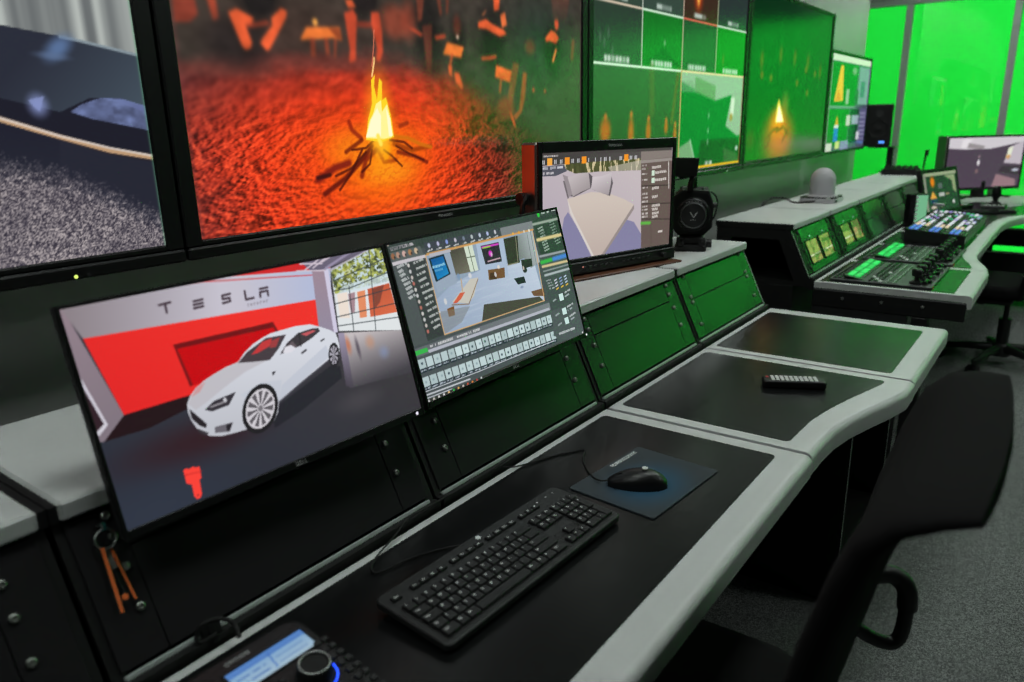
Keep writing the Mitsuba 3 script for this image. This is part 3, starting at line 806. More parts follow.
    c.line([(0.3034, 0.1187), (0.315, 0.1639), (0.3392, 0.1911)], 0.016, (120, 26, 14), 0.8)
    c.line([(0.2843, 0.2728), (0.2894, 0.2505), (0.3075, 0.2274)], 0.014, (140, 34, 16), 0.8)
    c.line([(0.2729, 0.19), (0.3094, 0.2216)], 0.012, (110, 30, 12), 0.8)
    c.line([(0.3825, 0.206), (0.4262, 0.1852), (0.4766, 0.1944)], 0.014, (160, 60, 10), 0.9)
    c.line([(0.3742, 0.2302), (0.4179, 0.2222), (0.4477, 0.2023), (0.4764, 0.1912)], 0.012, (210, 110, 16), 0.9)
    c.line([(0.391, 0.1815), (0.433, 0.1662), (0.4636, 0.1448)], 0.013, (124, 32, 14), 0.85)
    c.line([(0.3998, 0.2589), (0.4176, 0.2674)], 0.014, (150, 44, 18), 0.8)
    c.line([(0.3675, 0.1951), (0.3609, 0.16)], 0.02, (255, 150, 10), 0.9)
    c.line([(0.3438, 0.1908), (0.3559, 0.1545), (0.3849, 0.1579)], 0.012, (150, 44, 12), 0.7)
    Y, Wh = (255, 214, 40), (255, 252, 206)
    for q, w2 in (([(0.2537, 0.0848), (0.2823, 0.1326), (0.3078, 0.1932)], 0.008), ([(0.3871, 0.1998), (0.4206, 0.1733), (0.4559, 0.1518)], 0.007), ([(0.286, 0.1947), (0.317, 0.1983), (0.3363, 0.2203)], 0.007), ([(0.3301, 0.1917), (0.3233, 0.1515), (0.3041, 0.1302)], 0.007), ([(0.3735, 0.2184), (0.4073, 0.2107), (0.4265, 0.1913)], 0.008), ([(0.3578, 0.1898), (0.3759, 0.1707), (0.3987, 0.1384)], 0.007), ([(0.2479, 0.1251), (0.2829, 0.1439), (0.3163, 0.1869)], 0.008)):
        c.line(q, w2, (74, 18, 12), 0.8)
    c.spot([(0.3532, 0.2774)][0], 0.085, 0.20, (255, 170, 20), 0.85, 1)
    c.spot([(0.352, 0.2543)][0], 0.06, 0.12, (255, 220, 60), 0.8, 1)
    c.poly([(0.3391, 0.39), (0.349, 0.4073), (0.3449, 0.3736), (0.3495, 0.3344), (0.3575, 0.3966), (0.3637, 0.3858), (0.361, 0.3346), (0.3707, 0.3434), (0.3796, 0.2886), (0.3836, 0.2268), (0.3544, 0.2135), (0.3183, 0.2211), (0.326, 0.2777), (0.3375, 0.3229)], Y)
    c.poly([(0.3466, 0.323), (0.3586, 0.3346), (0.3591, 0.3003), (0.372, 0.3234), (0.3787, 0.2711), (0.3788, 0.227), (0.3595, 0.222), (0.3186, 0.2268), (0.3279, 0.272), (0.3382, 0.2946)], (255, 246, 150))
    c.poly([(0.3327, 0.2776), (0.3482, 0.3117), (0.3562, 0.2888), (0.3529, 0.2282), (0.3188, 0.2297)], Wh)
    c.poly([(0.369, 0.3118), (0.3769, 0.2828), (0.3813, 0.2299), (0.3718, 0.2303)], Wh)
    c.line([(0.3492, 0.4515), (0.3486, 0.4404), (0.3419, 0.4013)], 0.006, (255, 206, 130))
    c.line([(0.3535, 0.5283), (0.3496, 0.4789), (0.3435, 0.429)], 0.004, (230, 120, 90), 0.8)
    c.line([(0.3517, 0.2078), (0.3461, 0.2314)], 0.014, (255, 230, 90))
    return c


def grid_line(c, p, wd=0.010, col=(206, 232, 206)):
    c.line(p, wd, col, 1.0)


def pic_multiview():
    c = Pic(300, 220)
    c.c[:] = (34, 62, 40)
    for i in range(4):
        for j in (2, 3):
            u0, v0 = i / 4, 0.25 * j
            c.rect(u0, v0, u0 + 0.25, v0 + 0.25, [(44, 62, 50), (22, 110, 34), (34, 74, 44), (16, 122, 26)][i] if j == 2 else [(52, 70, 58), (54, 72, 62), (58, 40, 30), (40, 52, 50)][i])
    for u, v, s in ((0.035, 0.62, 5), (0.055, 0.60, 6), (0.075, 0.64, 7), (0.095, 0.57, 8)):
        c.line([(u, v), (u, v - 0.03)], 0.012, (120, 140, 128), 0.5)
    c.spot((0.385, 0.62), 0.012, 0.02, (160, 190, 160), 0.8, 0.6)
    c.poly([(0.27, 0.52), (0.38, 0.60), (0.49, 0.52)], (18, 78, 30), 0.8)
    c.spot((0.81, 0.58), 0.018, 0.05, (110, 120, 40), 0.7, 0.8)
    c.spot((0.60, 0.86), 0.08, 0.10, (206, 66, 24), 0.9, 1)
    c.spot((0.60, 0.87), 0.030, 0.07, (255, 206, 90), 1, 0.9)
    for u, s in ((0.125, 'a'), (0.375, 'b'), (0.615, 'c'), (0.88, 'd')):
        c.glyphs((u - 0.07, 0.523), (u + 0.06, 0.523), 0.026, (222, 232, 222), seed=int(u * 100), fill=0.9)
        c.glyphs((u - 0.045, 0.777), (u + 0.045, 0.777), 0.022, (196, 210, 200), seed=int(u * 90), fill=0.9)
    # big picture: people behind a fire
    c.fade([(0, 0), (0.5, 0), (0.5, 0.5), (0, 0.5)], (40, 48, 34), (52, 76, 54), (0.2, 0.05), (0.2, 0.5))
    OR = (190, 84, 34)
    for u, v0, v1, w in ((0.065, 0.16, 0.28, 0.05), (0.20, 0.10, 0.29, 0.03), (0.30, 0.14, 0.27, 0.028), (0.41, 0.19, 0.26, 0.022), (0.47, 0.13, 0.24, 0.022)):
        c.spot((u, (v0 + v1) / 2), w * 1.4, (v1 - v0) / 2 * 1.3, OR, 0.9, 0.7)
        c.spot((u, v1), 0.018, 0.022, (206, 100, 50), 0.9, 0.6)
    for a, b in (((0.055, 0.17), (0.085, 0.08)), ((0.10, 0.16), (0.11, 0.08)), ((0.19, 0.12), (0.185, 0.02)), ((0.22, 0.12), (0.23, 0.02))):
        c.line([a, b], 0.025, (200, 92, 44), 0.85)
    c.spot((0.14, 0.135), 0.045, 0.02, (206, 100, 52), 0.8, 0.6)
    c.spot((0.325, 0.12), 0.03, 0.03, (214, 92, 44), 0.9, 0.5)
    c.spot((0.42, 0.08), 0.04, 0.03, (150, 66, 34), 0.8, 0.6)
    c.spot((0.21, 0.0), 0.22, 0.09, (220, 92, 20), 0.8, 1)
    c.spot((0.222, 0.03), 0.022, 0.08, (255, 190, 60), 1, 0.8)
    c.line([(0.32, 0.3), (0.31, 0.5)], 0.05, (92, 84, 46), 0.5)
    c.line([(0.445, 0.25), (0.48, 0.5)], 0.03, (110, 92, 40), 0.6)
    # big picture: the green studio
    c.rect(0.5, 0, 1, 0.5, (10, 104, 40))
    c.poly([(0.5, 0.5), (1, 0.5), (1, 0.42), (0.76, 0.36), (0.5, 0.45)], (150, 178, 152))
    c.poly([(0.60, 0.48), (0.76, 0.44), (0.76, 0.36), (0.60, 0.40)], (96, 140, 92), 0.8)
    c.poly([(0.50, 0.40), (0.62, 0.40), (0.58, 0.46), (0.5, 0.45)], (120, 150, 122), 0.6)
    c.poly([(1, 0.42), (0.90, 0.40), (0.86, 0.22), (0.97, 0.16), (1, 0.17)], (150, 172, 150))
    c.poly([(0.90, 0.38), (0.93, 0.38), (0.925, 0.28), (0.895, 0.28)], (214, 226, 206))
    c.spot((0.905, 0.27), 0.03, 0.03, (170, 120, 50), 0.9, 0.6)
    c.poly([(0.66, 0.15), (0.97, 0.15), (1, 0.08), (1, 0), (0.64, 0)], (20, 28, 27))
    c.poly([(0.85, 0.10), (0.97, 0.06), (1, 0), (0.86, 0)], (64, 70, 58), 0.8)
    c.spot((0.97, 0.09), 0.03, 0.02, (220, 230, 230), 0.9, 0.6)
    for v in (0.28, 0.20, 0.14):
        c.spot((0.715, v), 0.014, 0.028, (150, 190, 156), 0.8, 0.7)
    c.poly([(0.5, 0), (0.5, 0.12), (0.58, 0.155), (0.60, 0.09), (0.63, 0)], (120, 148, 118))
    c.line([(0.58, 0.155), (0.61, 0.07), (0.63, 0)], 0.012, (200, 214, 196), 0.9)
    c.glyphs((0.70, 0.02), (0.76, 0.02), 0.024, (214, 222, 214), seed=9, fill=0.95)
    c.blur(1.0)
    grid_line(c, [(0, 0.5), (0.5, 0.5)], 0.011)
    grid_line(c, [(0.5, 0.5), (1, 0.5)], 0.011, (226, 208, 160))
    grid_line(c, [(0, 0.75), (0.25, 0.75)], 0.010, (206, 190, 168))
    grid_line(c, [(0.25, 0.75), (0.5, 0.75)], 0.010)
    grid_line(c, [(0.5, 0.75), (0.75, 0.75)], 0.010, (206, 96, 80))
    grid_line(c, [(0.75, 0.75), (1, 0.75)], 0.010, (200, 214, 200))
    for u in (0.25, 0.75):
        grid_line(c, [(u, 0.5), (u, 1)], 0.009, (196, 206, 190) if u < 0.5 else (176, 186, 150))
    grid_line(c, [(0.5, 0.5), (0.5, 1)], 0.009, (196, 170, 150))
    grid_line(c, [(0.5, 0), (0.5, 0.5)], 0.012, (196, 156, 104))
    grid_line(c, [(0.5, 0.006), (1, 0.006)], 0.014, (232, 166, 30))
    grid_line(c, [(0.997, 0), (0.997, 0.5)], 0.008, (160, 150, 70))
    return c


def pic_fire_small(deep=True):
    c = Pic(180, 180)
    c.c[:] = (3, 44, 14)
    c.fade([(0, 0), (1, 0), (1, 0.45), (0, 0.45)], (26, 84, 18), (3, 44, 14), (0.5, 0), (0.5, 0.45))
    c.spot([(0.3779, 0.0931)][0], 0.52, 0.26, (176, 84, 40), 0.9, 1)
    c.spot([(0.3679, 0.1672)][0], 0.44, 0.23, (214, 92, 30), 0.9, 1)
    c.spot([(0.3469, 0.2339)][0], 0.24, 0.15, (255, 140, 20), 0.9, 1)
    c.spot([(0.416, 0.3524)][0], 0.14, 0.13, (190, 130, 60), 0.5, 1)
    c.poly([(0.3378, 0.3901), (0.3864, 0.2994), (0.4204, 0.2326), (0.312, 0.228), (0.3144, 0.2994)], (255, 222, 80))
    c.poly([(0.343, 0.3514), (0.3901, 0.2729), (0.408, 0.2328), (0.323, 0.2343)], (255, 255, 214))
    for p in ([(0.2317, 0.1335), (0.2944, 0.1829), (0.3522, 0.1942)], [(0.4261, 0.1921), (0.483, 0.1494)], [(0.2283, 0.0691), (0.2661, 0.1319)], [(0.3316, 0.1685), (0.4126, 0.1992)], [(0.4143, 0.0979), (0.4661, 0.1774)]):
        c.line(p, 0.02, (96, 40, 20), 0.8)
    for a in ([(0.1198, 0.6124)], [(0.3245, 0.6618)], [(0.4973, 0.659)], [(0.6747, 0.648)], [(0.8622, 0.5921)]):
        c.spot(a[0], 0.05, 0.09, (112, 70, 24), 0.7, 0.8)
    for a in ([(0.1302, 0.524)], [(0.2296, 0.5118)], [(0.656, 0.5917)], [(0.5486, 0.4968)], [(0.6966, 0.4339)], [(0.7895, 0.5729)]):
        c.spot(a[0], 0.045, 0.04, (140, 90, 30), 0.75, 0.8)
    c.spot([(0.0497, 0.1297)][0], 0.14, 0.10, (70, 52, 26), 0.8, 1)
    c.blur(0.8)
    return c


def pic_windows():
    c = Pic(100, 90)
    c.c[:] = (60, 68, 84)
    c.rect(0, 0, 1, 1, (70, 78, 96))
    c.rect(0.03, 0.48, 0.66, 0.93, (12, 104, 34))
    c.rect(0.03, 0.05, 0.52, 0.44, (14, 110, 34))
    c.poly([(0.12, 0.52), (0.22, 0.90), (0.28, 0.90), (0.33, 0.53)], (236, 176, 60))
    c.poly([(0.14, 0.52), (0.21, 0.66), (0.28, 0.54)], (216, 130, 50), 0.8)
    c.spot((0.57, 0.86), 0.15, 0.06, (140, 160, 140), 0.8, 0.6)
    c.rect(0.40, 0.50, 0.47, 0.66, (150, 170, 150))
    c.rect(0.70, 0.50, 1.0, 0.92, (120, 126, 150))
    c.rect(0.76, 0.58, 0.88, 0.76, (70, 84, 110))
    c.rect(0.62, 0.50, 0.72, 0.66, (40, 56, 60))
    c.rect(0.18, 0.10, 0.28, 0.26, (40, 96, 190))
    c.poly([(0.18, 0.26), (0.23, 0.38), (0.28, 0.26)], (206, 140, 50))
    c.rect(0.18, 0.24, 0.28, 0.28, (206, 206, 210))
    c.rect(0.54, 0.06, 0.78, 0.44, (22, 30, 44))
    c.rect(0.46, 0.26, 0.56, 0.38, (196, 190, 190))
    c.rect(0.60, 0.27, 0.78, 0.38, (150, 158, 180))
    c.rect(0.80, 0.06, 1.0, 0.46, (86, 84, 120))
    for i in range(7):
        c.rect(0.82, 0.09 + 0.05 * i, 0.97, 0.11 + 0.05 * i, (140, 140, 170), 0.8)
    c.rect(0.76, 0.10, 0.84, 0.18, (200, 200, 210))
    c.rect(0, 0.0, 0.16, 0.08, (200, 206, 190))
    c.rect(0.24, 0.02, 0.34, 0.10, (196, 206, 130))
    c.rect(0.36, 0.0, 0.56, 0.10, (130, 120, 170))
    c.rect(0, 0.94, 1, 1, (206, 214, 196))
    c.rect(0, 0, 0.025, 1, (190, 206, 196))
    c.rect(0.03, 0.45, 0.66, 0.48, (120, 160, 140), 0.7)
    return c


def pic_car():
    c = Pic(560, 316)
    P = c
    c.fade([(0, 0), (1, 0), (1, 1), (0, 1)], (44, 48, 60), (58, 54, 60), (0.2, 0.0), (0.8, 0.4))
    c.spot([(0.2356, 0.2724)][0], 0.6, 0.16, (52, 26, 32), 0.8, 1)
    c.spot([(0.0574, 0.0064)][0], 0.7, 0.3, (50, 57, 72), 0.7, 1)
    c.poly([(0.0087, 0.4061), (0.0685, 0.4943), (0.2749, 0.5097), (0.2984, 0.4771), (0.249, 0.4391), (0.1214, 0.4016)], (34, 16, 20), 0.9)
    # left wall with its frame
    c.fade([(-0.0202, 0.9993), (0.0056, 1.0242), (0.0707, 0.493), (0.0087, 0.4061), (-0.0167, 0.4223)], (146, 128, 138), (128, 116, 126), [(0.0017, 0.9995)], [(0.0296, 0.4481)])
    c.poly([(-0.0087, 0.7047), (0.0026, 0.6899), (0.0286, 0.4717), (-0.007, 0.4252), (-0.0128, 0.447)], (206, 202, 212))
    c.poly([(-0.0097, 0.6696), (-0.0013, 0.6652), (0.0206, 0.4811), (-0.0024, 0.4541)], (50, 32, 40))
    # white band above, red wall below
    c.fade([(0.003, 1.0077), (0.0082, 1.0407), (0.8035, 1.0677), (0.7542, 0.7679), (0.0315, 0.8592)], (140, 130, 136), (196, 192, 204), [(0.0163, 0.9499)], [(0.3983, 0.8981)])
    c.fade([(0.4514, 1.0333), (0.8035, 1.0677), (0.7552, 0.7733), (0.4464, 0.8183)], (196, 192, 204), (178, 186, 214), [(0.4562, 0.8769)], [(0.6962, 0.8453)])
    c.poly([(0.2151, 1.0124), (0.3783, 1.046), (0.8035, 1.0677), (0.7813, 0.9423), (0.7148, 0.9515), (0.359, 1.0173)], (206, 36, 40))
    c.line([(0.2459, 1.0065), (0.3566, 1.0031), (0.7101, 0.9249)], 0.006, (206, 60, 66))
    c.fade([(0.0317, 0.8605), (0.7013, 0.79), (0.6834, 0.6247), (0.577, 0.6148), (0.2718, 0.4913), (0.0707, 0.493)], (226, 38, 38), (238, 46, 40), [(0.0652, 0.5194)], [(0.4694, 0.7674)])
    c.poly([(0.2377, 0.7413), (0.5384, 0.7289), (0.5487, 0.6706), (0.4071, 0.5859), (0.2927, 0.5304), (0.25, 0.5303)], (196, 4, 14))
    c.poly([(0.2377, 0.7413), (0.5384, 0.7289), (0.5404, 0.7011), (0.2447, 0.7172)], (112, 16, 20))
    c.poly([(0.2377, 0.7413), (0.2447, 0.7172), (0.2589, 0.5331), (0.2496, 0.5281)], (120, 20, 24))
    c.poly([(0.5321, 0.7314), (0.5384, 0.7289), (0.5487, 0.6706), (0.5383, 0.6696)], (120, 20, 24))
    # right wall, beams, ceiling
    c.fade([(0.7139, 0.9461), (0.7657, 0.9413), (0.7453, 0.587), (0.6834, 0.6247)], (156, 134, 148), (146, 136, 156), [(0.7148, 0.9515)], [(0.7221, 0.6084)])
    c.poly([(0.6805, 1.0064), (0.7967, 1.0294), (1.0245, 1.0275), (1.0903, 1.0166), (0.9908, 1.0119), (0.774, 0.9445), (0.7129, 0.9408)], (104, 96, 116))
    for p in ([(0.6904, 0.959), (0.7673, 1.0149)], [(0.7202, 0.961), (0.7901, 1.0141)], [(0.7579, 0.9835), (0.8181, 1.0177)], [(0.6787, 0.9959), (0.7565, 0.9754)], [(0.6621, 0.9623), (0.7607, 0.9344)]):
        c.line(p, 0.008, (206, 192, 204))
    c.line([(0.7667, 0.9468), (0.8811, 1.0119), (1.0192, 1.0227)], 0.014, (150, 140, 166))
    c.line([(0.7794, 0.9314), (0.9315, 0.992), (1.0086, 1.0133)], 0.010, (176, 170, 186))
    c.poly([(0.7566, 0.9328), (0.773, 0.9391), (0.7489, 0.5855), (0.7335, 0.5863)], (206, 200, 222))
    # the window wall
    c.poly([(0.7825, 0.9276), (1.0013, 1.0213), (1.0479, 1.0337), (1.002, 0.4904), (0.7535, 0.5893)], (222, 226, 228))
    n1, n2 = c.noise(70, 50, 21), c.noise(120, 80, 22)
    w = c.inside([(0.7821, 0.9248), (1.0107, 1.0249), (0.9996, 0.7954), (0.8345, 0.7973), (0.7745, 0.7951)])
    k = np.clip((n1 - 0.38) * 5, 0, 1)[:, None]
    tree = np.array([66, 74, 44]) * (1 - k) + np.array([176, 184, 96]) * k
    tree = np.where((n2 > 0.56)[:, None], np.array([196, 212, 216]), tree)
    c.blend(w, tree)
    c.spot([(0.8447, 0.8994)][0], 0.05, 0.08, (196, 190, 70), 0.45, 1)
    c.poly([(0.812, 0.8284), (1.0093, 0.8477), (1.0039, 0.794), (0.8975, 0.7814), (0.7856, 0.7911)], (206, 222, 230), 0.75)
    c.fade([(0.9035, 0.7793), (0.9975, 0.7838), (1.0002, 0.6034), (0.8868, 0.6174)], (190, 84, 56), (214, 104, 70), [(0.9044, 0.773)], [(0.9792, 0.6116)])
    c.poly([(0.9214, 0.7731), (0.9745, 0.7792), (0.9403, 0.6876), (0.9078, 0.6514)], (104, 56, 50), 0.7)
    c.poly([(0.8593, 0.7768), (0.8926, 0.7771), (0.873, 0.6228), (0.8448, 0.6281)], (226, 130, 84), 0.9)
    c.poly([(0.8229, 0.7779), (0.8516, 0.7795), (0.8317, 0.6688), (0.8155, 0.6692)], (150, 110, 120), 0.8)
    c.poly([(0.7819, 0.7925), (0.8211, 0.7902), (0.8068, 0.6432), (0.7697, 0.6581)], (236, 220, 206), 0.9)
    for p in ([(0.7798, 0.8681), (1.0116, 0.933)], [(0.7738, 0.8126), (0.8364, 0.8083), (1.0188, 0.8509)], [(0.7649, 0.7409), (1.009, 0.749)], [(0.7597, 0.6678), (1.0056, 0.6573)], [(0.7547, 0.6178), (1.0033, 0.5711)], [(0.8346, 0.8207), (0.8081, 0.5603)], [(0.9497, 0.9989), (0.8932, 0.5241)]):
        c.line(p, 0.006, (54, 60, 66), 0.85)
    # floor reflections under the window
    n3 = c.noise(40, 6, 23)
    c.fade([(0.748, 0.5801), (1.002, 0.4904), (0.9992, 0.2272), (0.7387, 0.2636), (0.7366, 0.4285)], (196, 188, 190), (66, 62, 70), [(0.8521, 0.5536)], [(0.8818, 0.2492)])
    c.spot([(0.773, 0.4992)][0], 0.03, 0.08, (190, 110, 80), 0.8, 0.9)
    c.spot([(0.8594, 0.4785)][0], 0.05, 0.06, (196, 140, 110), 0.6, 0.9)
    c.spot([(0.8074, 0.466)][0], 0.02, 0.10, (80, 72, 84), 0.8, 0.9)
    c.spot([(0.9046, 0.3973)][0], 0.06, 0.06, (130, 150, 196), 0.5, 1)
    c.fade([(0.748, 0.5801), (0.7699, 0.5707), (0.7533, 0.2559), (0.7262, 0.282)], (150, 140, 166), (72, 66, 78), [(0.757, 0.5646)], [(0.7407, 0.2744)], 0.9)
    c.poly([(0.4525, 0.2869), (0.6882, 0.4172), (0.7237, 0.3999), (0.7194, 0.3322), (0.5458, 0.2332), (0.4542, 0.1997)], (34, 34, 42), 0.75)
    c.spot([(0.7638, 0.1791)][0], 0.25, 0.10, (78, 74, 80), 0.6, 1)
    # the car
    c.fade([(0.2292, 0.4551), (0.2429, 0.4871), (0.2644, 0.5153), (0.2942, 0.5397), (0.3231, 0.5552), (0.3617, 0.5717), (0.3997, 0.579), (0.4244, 0.6142), (0.4584, 0.6459), (0.4906, 0.6634), (0.5227, 0.6763), (0.56, 0.6767), (0.6091, 0.6781), (0.6576, 0.6675), (0.6931, 0.6376), (0.7221, 0.6084), (0.7389, 0.584), (0.7422, 0.5478), (0.741, 0.5078), (0.7305, 0.4489), (0.7058, 0.4086), (0.6936, 0.4261), (0.693, 0.4551), (0.5714, 0.3802), (0.4884, 0.3206), (0.4768, 0.2729), (0.457, 0.2358), (0.4091, 0.2238), (0.368, 0.2436), (0.3375, 0.2466), (0.2965, 0.2544), (0.2646, 0.2743), (0.2379, 0.3209), (0.2275, 0.377), (0.2258, 0.4176)], (190, 192, 200), (212, 215, 224), [(0.3547, 0.2757)], [(0.5093, 0.6177)])
    c.poly([(0.2318, 0.4537), (0.2644, 0.5153), (0.3231, 0.5552), (0.3997, 0.579), (0.4903, 0.5461), (0.4118, 0.521), (0.3431, 0.4787), (0.2827, 0.4352), (0.2478, 0.4149)], (186, 182, 188), 0.75)
    c.poly([(0.2414, 0.4781), (0.267, 0.5139), (0.2961, 0.5337), (0.2718, 0.4913)], (214, 120, 118), 0.5)
    c.poly([(0.3788, 0.4182), (0.4537, 0.4469), (0.5166, 0.4251), (0.4892, 0.3256), (0.4727, 0.4047), (0.4325, 0.4367), (0.3935, 0.3945)], (190, 196, 208), 0.6)
    c.poly([(0.5123, 0.4001), (0.6938, 0.5348), (0.6976, 0.4701), (0.4892, 0.3256)], (186, 192, 206), 0.6)
    c.poly([(0.3989, 0.5742), (0.434, 0.6149), (0.5029, 0.658), (0.5689, 0.6484), (0.5348, 0.59), (0.4965, 0.5432), (0.4405, 0.5594)], (70, 60, 66))
    c.poly([(0.4434, 0.5949), (0.4873, 0.6436), (0.5215, 0.6499), (0.5084, 0.6128), (0.4659, 0.5949)], (206, 56, 58), 0.9)
    c.poly([(0.5158, 0.6363), (0.5475, 0.644), (0.5263, 0.5993), (0.5067, 0.6028)], (176, 60, 62), 0.8)
    c.poly([(0.5323, 0.5559), (0.5647, 0.6038), (0.6094, 0.6393), (0.6606, 0.6427), (0.6818, 0.6367), (0.6859, 0.6179), (0.6519, 0.593), (0.6044, 0.5695), (0.5682, 0.5639)], (62, 56, 62))
    c.poly([(0.6185, 0.6298), (0.6627, 0.6334), (0.6721, 0.6238), (0.6334, 0.6123)], (206, 90, 96), 0.9)
    c.poly([(0.5571, 0.5799), (0.5826, 0.6068), (0.5945, 0.5739), (0.5746, 0.5609)], (104, 92, 98), 0.9)
    c.line([(0.6127, 0.6378), (0.6077, 0.568)], 0.006, (40, 36, 40))
    c.poly([(0.544, 0.5641), (0.5547, 0.5864), (0.5758, 0.5878), (0.5894, 0.5652), (0.5729, 0.5507), (0.5522, 0.5521)], (220, 218, 226))
    c.poly([(0.271, 0.4016), (0.3021, 0.4295), (0.3701, 0.44), (0.3399, 0.3879), (0.2887, 0.3839)], (54, 50, 58))
    c.spot([(0.3328, 0.4175)][0], 0.012, 0.016, (214, 214, 220), 0.9, 0.5)
    c.line([(0.2895, 0.4062), (0.3285, 0.4097)], 0.008, (150, 146, 152))
    c.poly([(0.2306, 0.4297), (0.2386, 0.4102), (0.2659, 0.3341), (0.2602, 0.3174), (0.2461, 0.336), (0.2308, 0.38)], (40, 34, 40))
    c.poly([(0.2845, 0.3077), (0.3376, 0.3015), (0.3217, 0.2615), (0.2801, 0.2799)], (104, 100, 108))
    c.poly([(0.316, 0.299), (0.334, 0.2985), (0.323, 0.269), (0.314, 0.2693)], (40, 36, 42))
    c.poly([(0.2343, 0.3331), (0.2643, 0.2897), (0.2541, 0.2808), (0.2383, 0.3057)], (52, 46, 52), 0.9)
    c.poly([(0.4924, 0.4806), (0.5056, 0.4794), (0.4921, 0.4593)], (50, 48, 54))
    c.line([(0.6047, 0.5304), (0.6207, 0.5398)], 0.010, (60, 58, 66))
    c.line([(0.6801, 0.5637), (0.6924, 0.5697)], 0.008, (60, 58, 66))
    c.line([(0.4884, 0.3206), (0.5705, 0.3751), (0.6903, 0.4506)], 0.008, (90, 90, 100), 0.7)
    fc = np.array([(0.4272, 0.3202)][0])
    ex, ey = np.array([(0.487, 0.3322)][0]) - fc, np.array([(0.4392, 0.4384)][0]) - fc
    J = np.linalg.inv(np.stack([ex, ey], 1))
    a, b = J @ np.stack([c.u - fc[0], c.v - fc[1]])
    d, an = np.hypot(a, b), np.arctan2(b, a)
    c.blend(d < 1.0, (34, 32, 36))
    c.blend(d < 0.80, (206, 202, 208))
    c.blend((d < 0.72) & (np.cos(an * 11) < 0.05 + 0.2 * d) & (d > 0.16), (96, 92, 98))
    c.blend(d < 0.13, (120, 116, 122))
    rc = np.array([(0.7127, 0.4688)][0])
    ex, ey = np.array([(0.7345, 0.476)][0]) - rc, np.array([(0.719, 0.535)][0]) - rc
    a, b = np.linalg.inv(np.stack([ex, ey], 1)) @ np.stack([c.u - rc[0], c.v - rc[1]])
    d, an = np.hypot(a, b), np.arctan2(b, a)
    c.blend(d < 1.0, (40, 38, 44))
    c.blend((d < 0.75) & (np.cos(an * 9) > -0.2), (170, 166, 178))
    # the lettering on the wall
    K = (66, 52, 62)
    t = 0.011
    for p in ([(0.2314, 0.9342), (0.262, 0.9368)], [(0.2471, 0.9317), (0.2458, 0.8937)], [(0.3239, 0.9183), (0.35, 0.9192)], [(0.322, 0.9017), (0.3481, 0.9024)], [(0.3204, 0.885), (0.3465, 0.886)],
              [(0.432, 0.9176), (0.4083, 0.9168), (0.4063, 0.8992), (0.4276, 0.8986), (0.4266, 0.8815), (0.4042, 0.8796)], [(0.4773, 0.9151), (0.4745, 0.8723), (0.499, 0.8728)], [(0.5255, 0.9099), (0.5507, 0.9103)], [(0.5207, 0.8703), (0.5234, 0.8937), (0.5479, 0.8936), (0.5463, 0.8685)]):
        c.line(p, t, K)
    for i, q in enumerate([(0.4773, 0.8419), (0.4872, 0.8419), (0.4972, 0.8418), (0.5073, 0.8418), (0.5175, 0.8417), (0.5277, 0.8417), (0.538, 0.8416)]):
        c.line([(q[0] - 0.002, q[1] - 0.006), (q[0] - 0.001, q[1] + 0.006)], 0.004, (120, 110, 118), 0.8)
        c.line([(q[0] - 0.001, q[1] + 0.005 - 0.005 * (i % 2)), (q[0] + 0.003, q[1] + 0.006 - 0.005 * (i % 2))], 0.004, (120, 110, 118), 0.8)
    # the red brush mark
    Rr = (250, 66, 56)
    c.poly([(0.171, 0.1648), (0.1806, 0.1681), (0.1862, 0.1603), (0.198, 0.1642), (0.2049, 0.1554), (0.2146, 0.1559), (0.2112, 0.098), (0.2044, 0.0927), (0.183, 0.084), (0.1694, 0.1002)], Rr)
    c.poly([(0.1821, 0.0936), (0.2048, 0.095), (0.2003, 0.0254), (0.1931, 0.0106), (0.1848, 0.0118), (0.1792, 0.0284)], Rr)
    c.line([(0.1703, 0.1391), (0.216, 0.1288)], 0.004, (190, 40, 40))
    c.spot([(0.1893, 0.027)][0], 0.006, 0.006, (120, 40, 44), 0.9, 0.4)
    return c


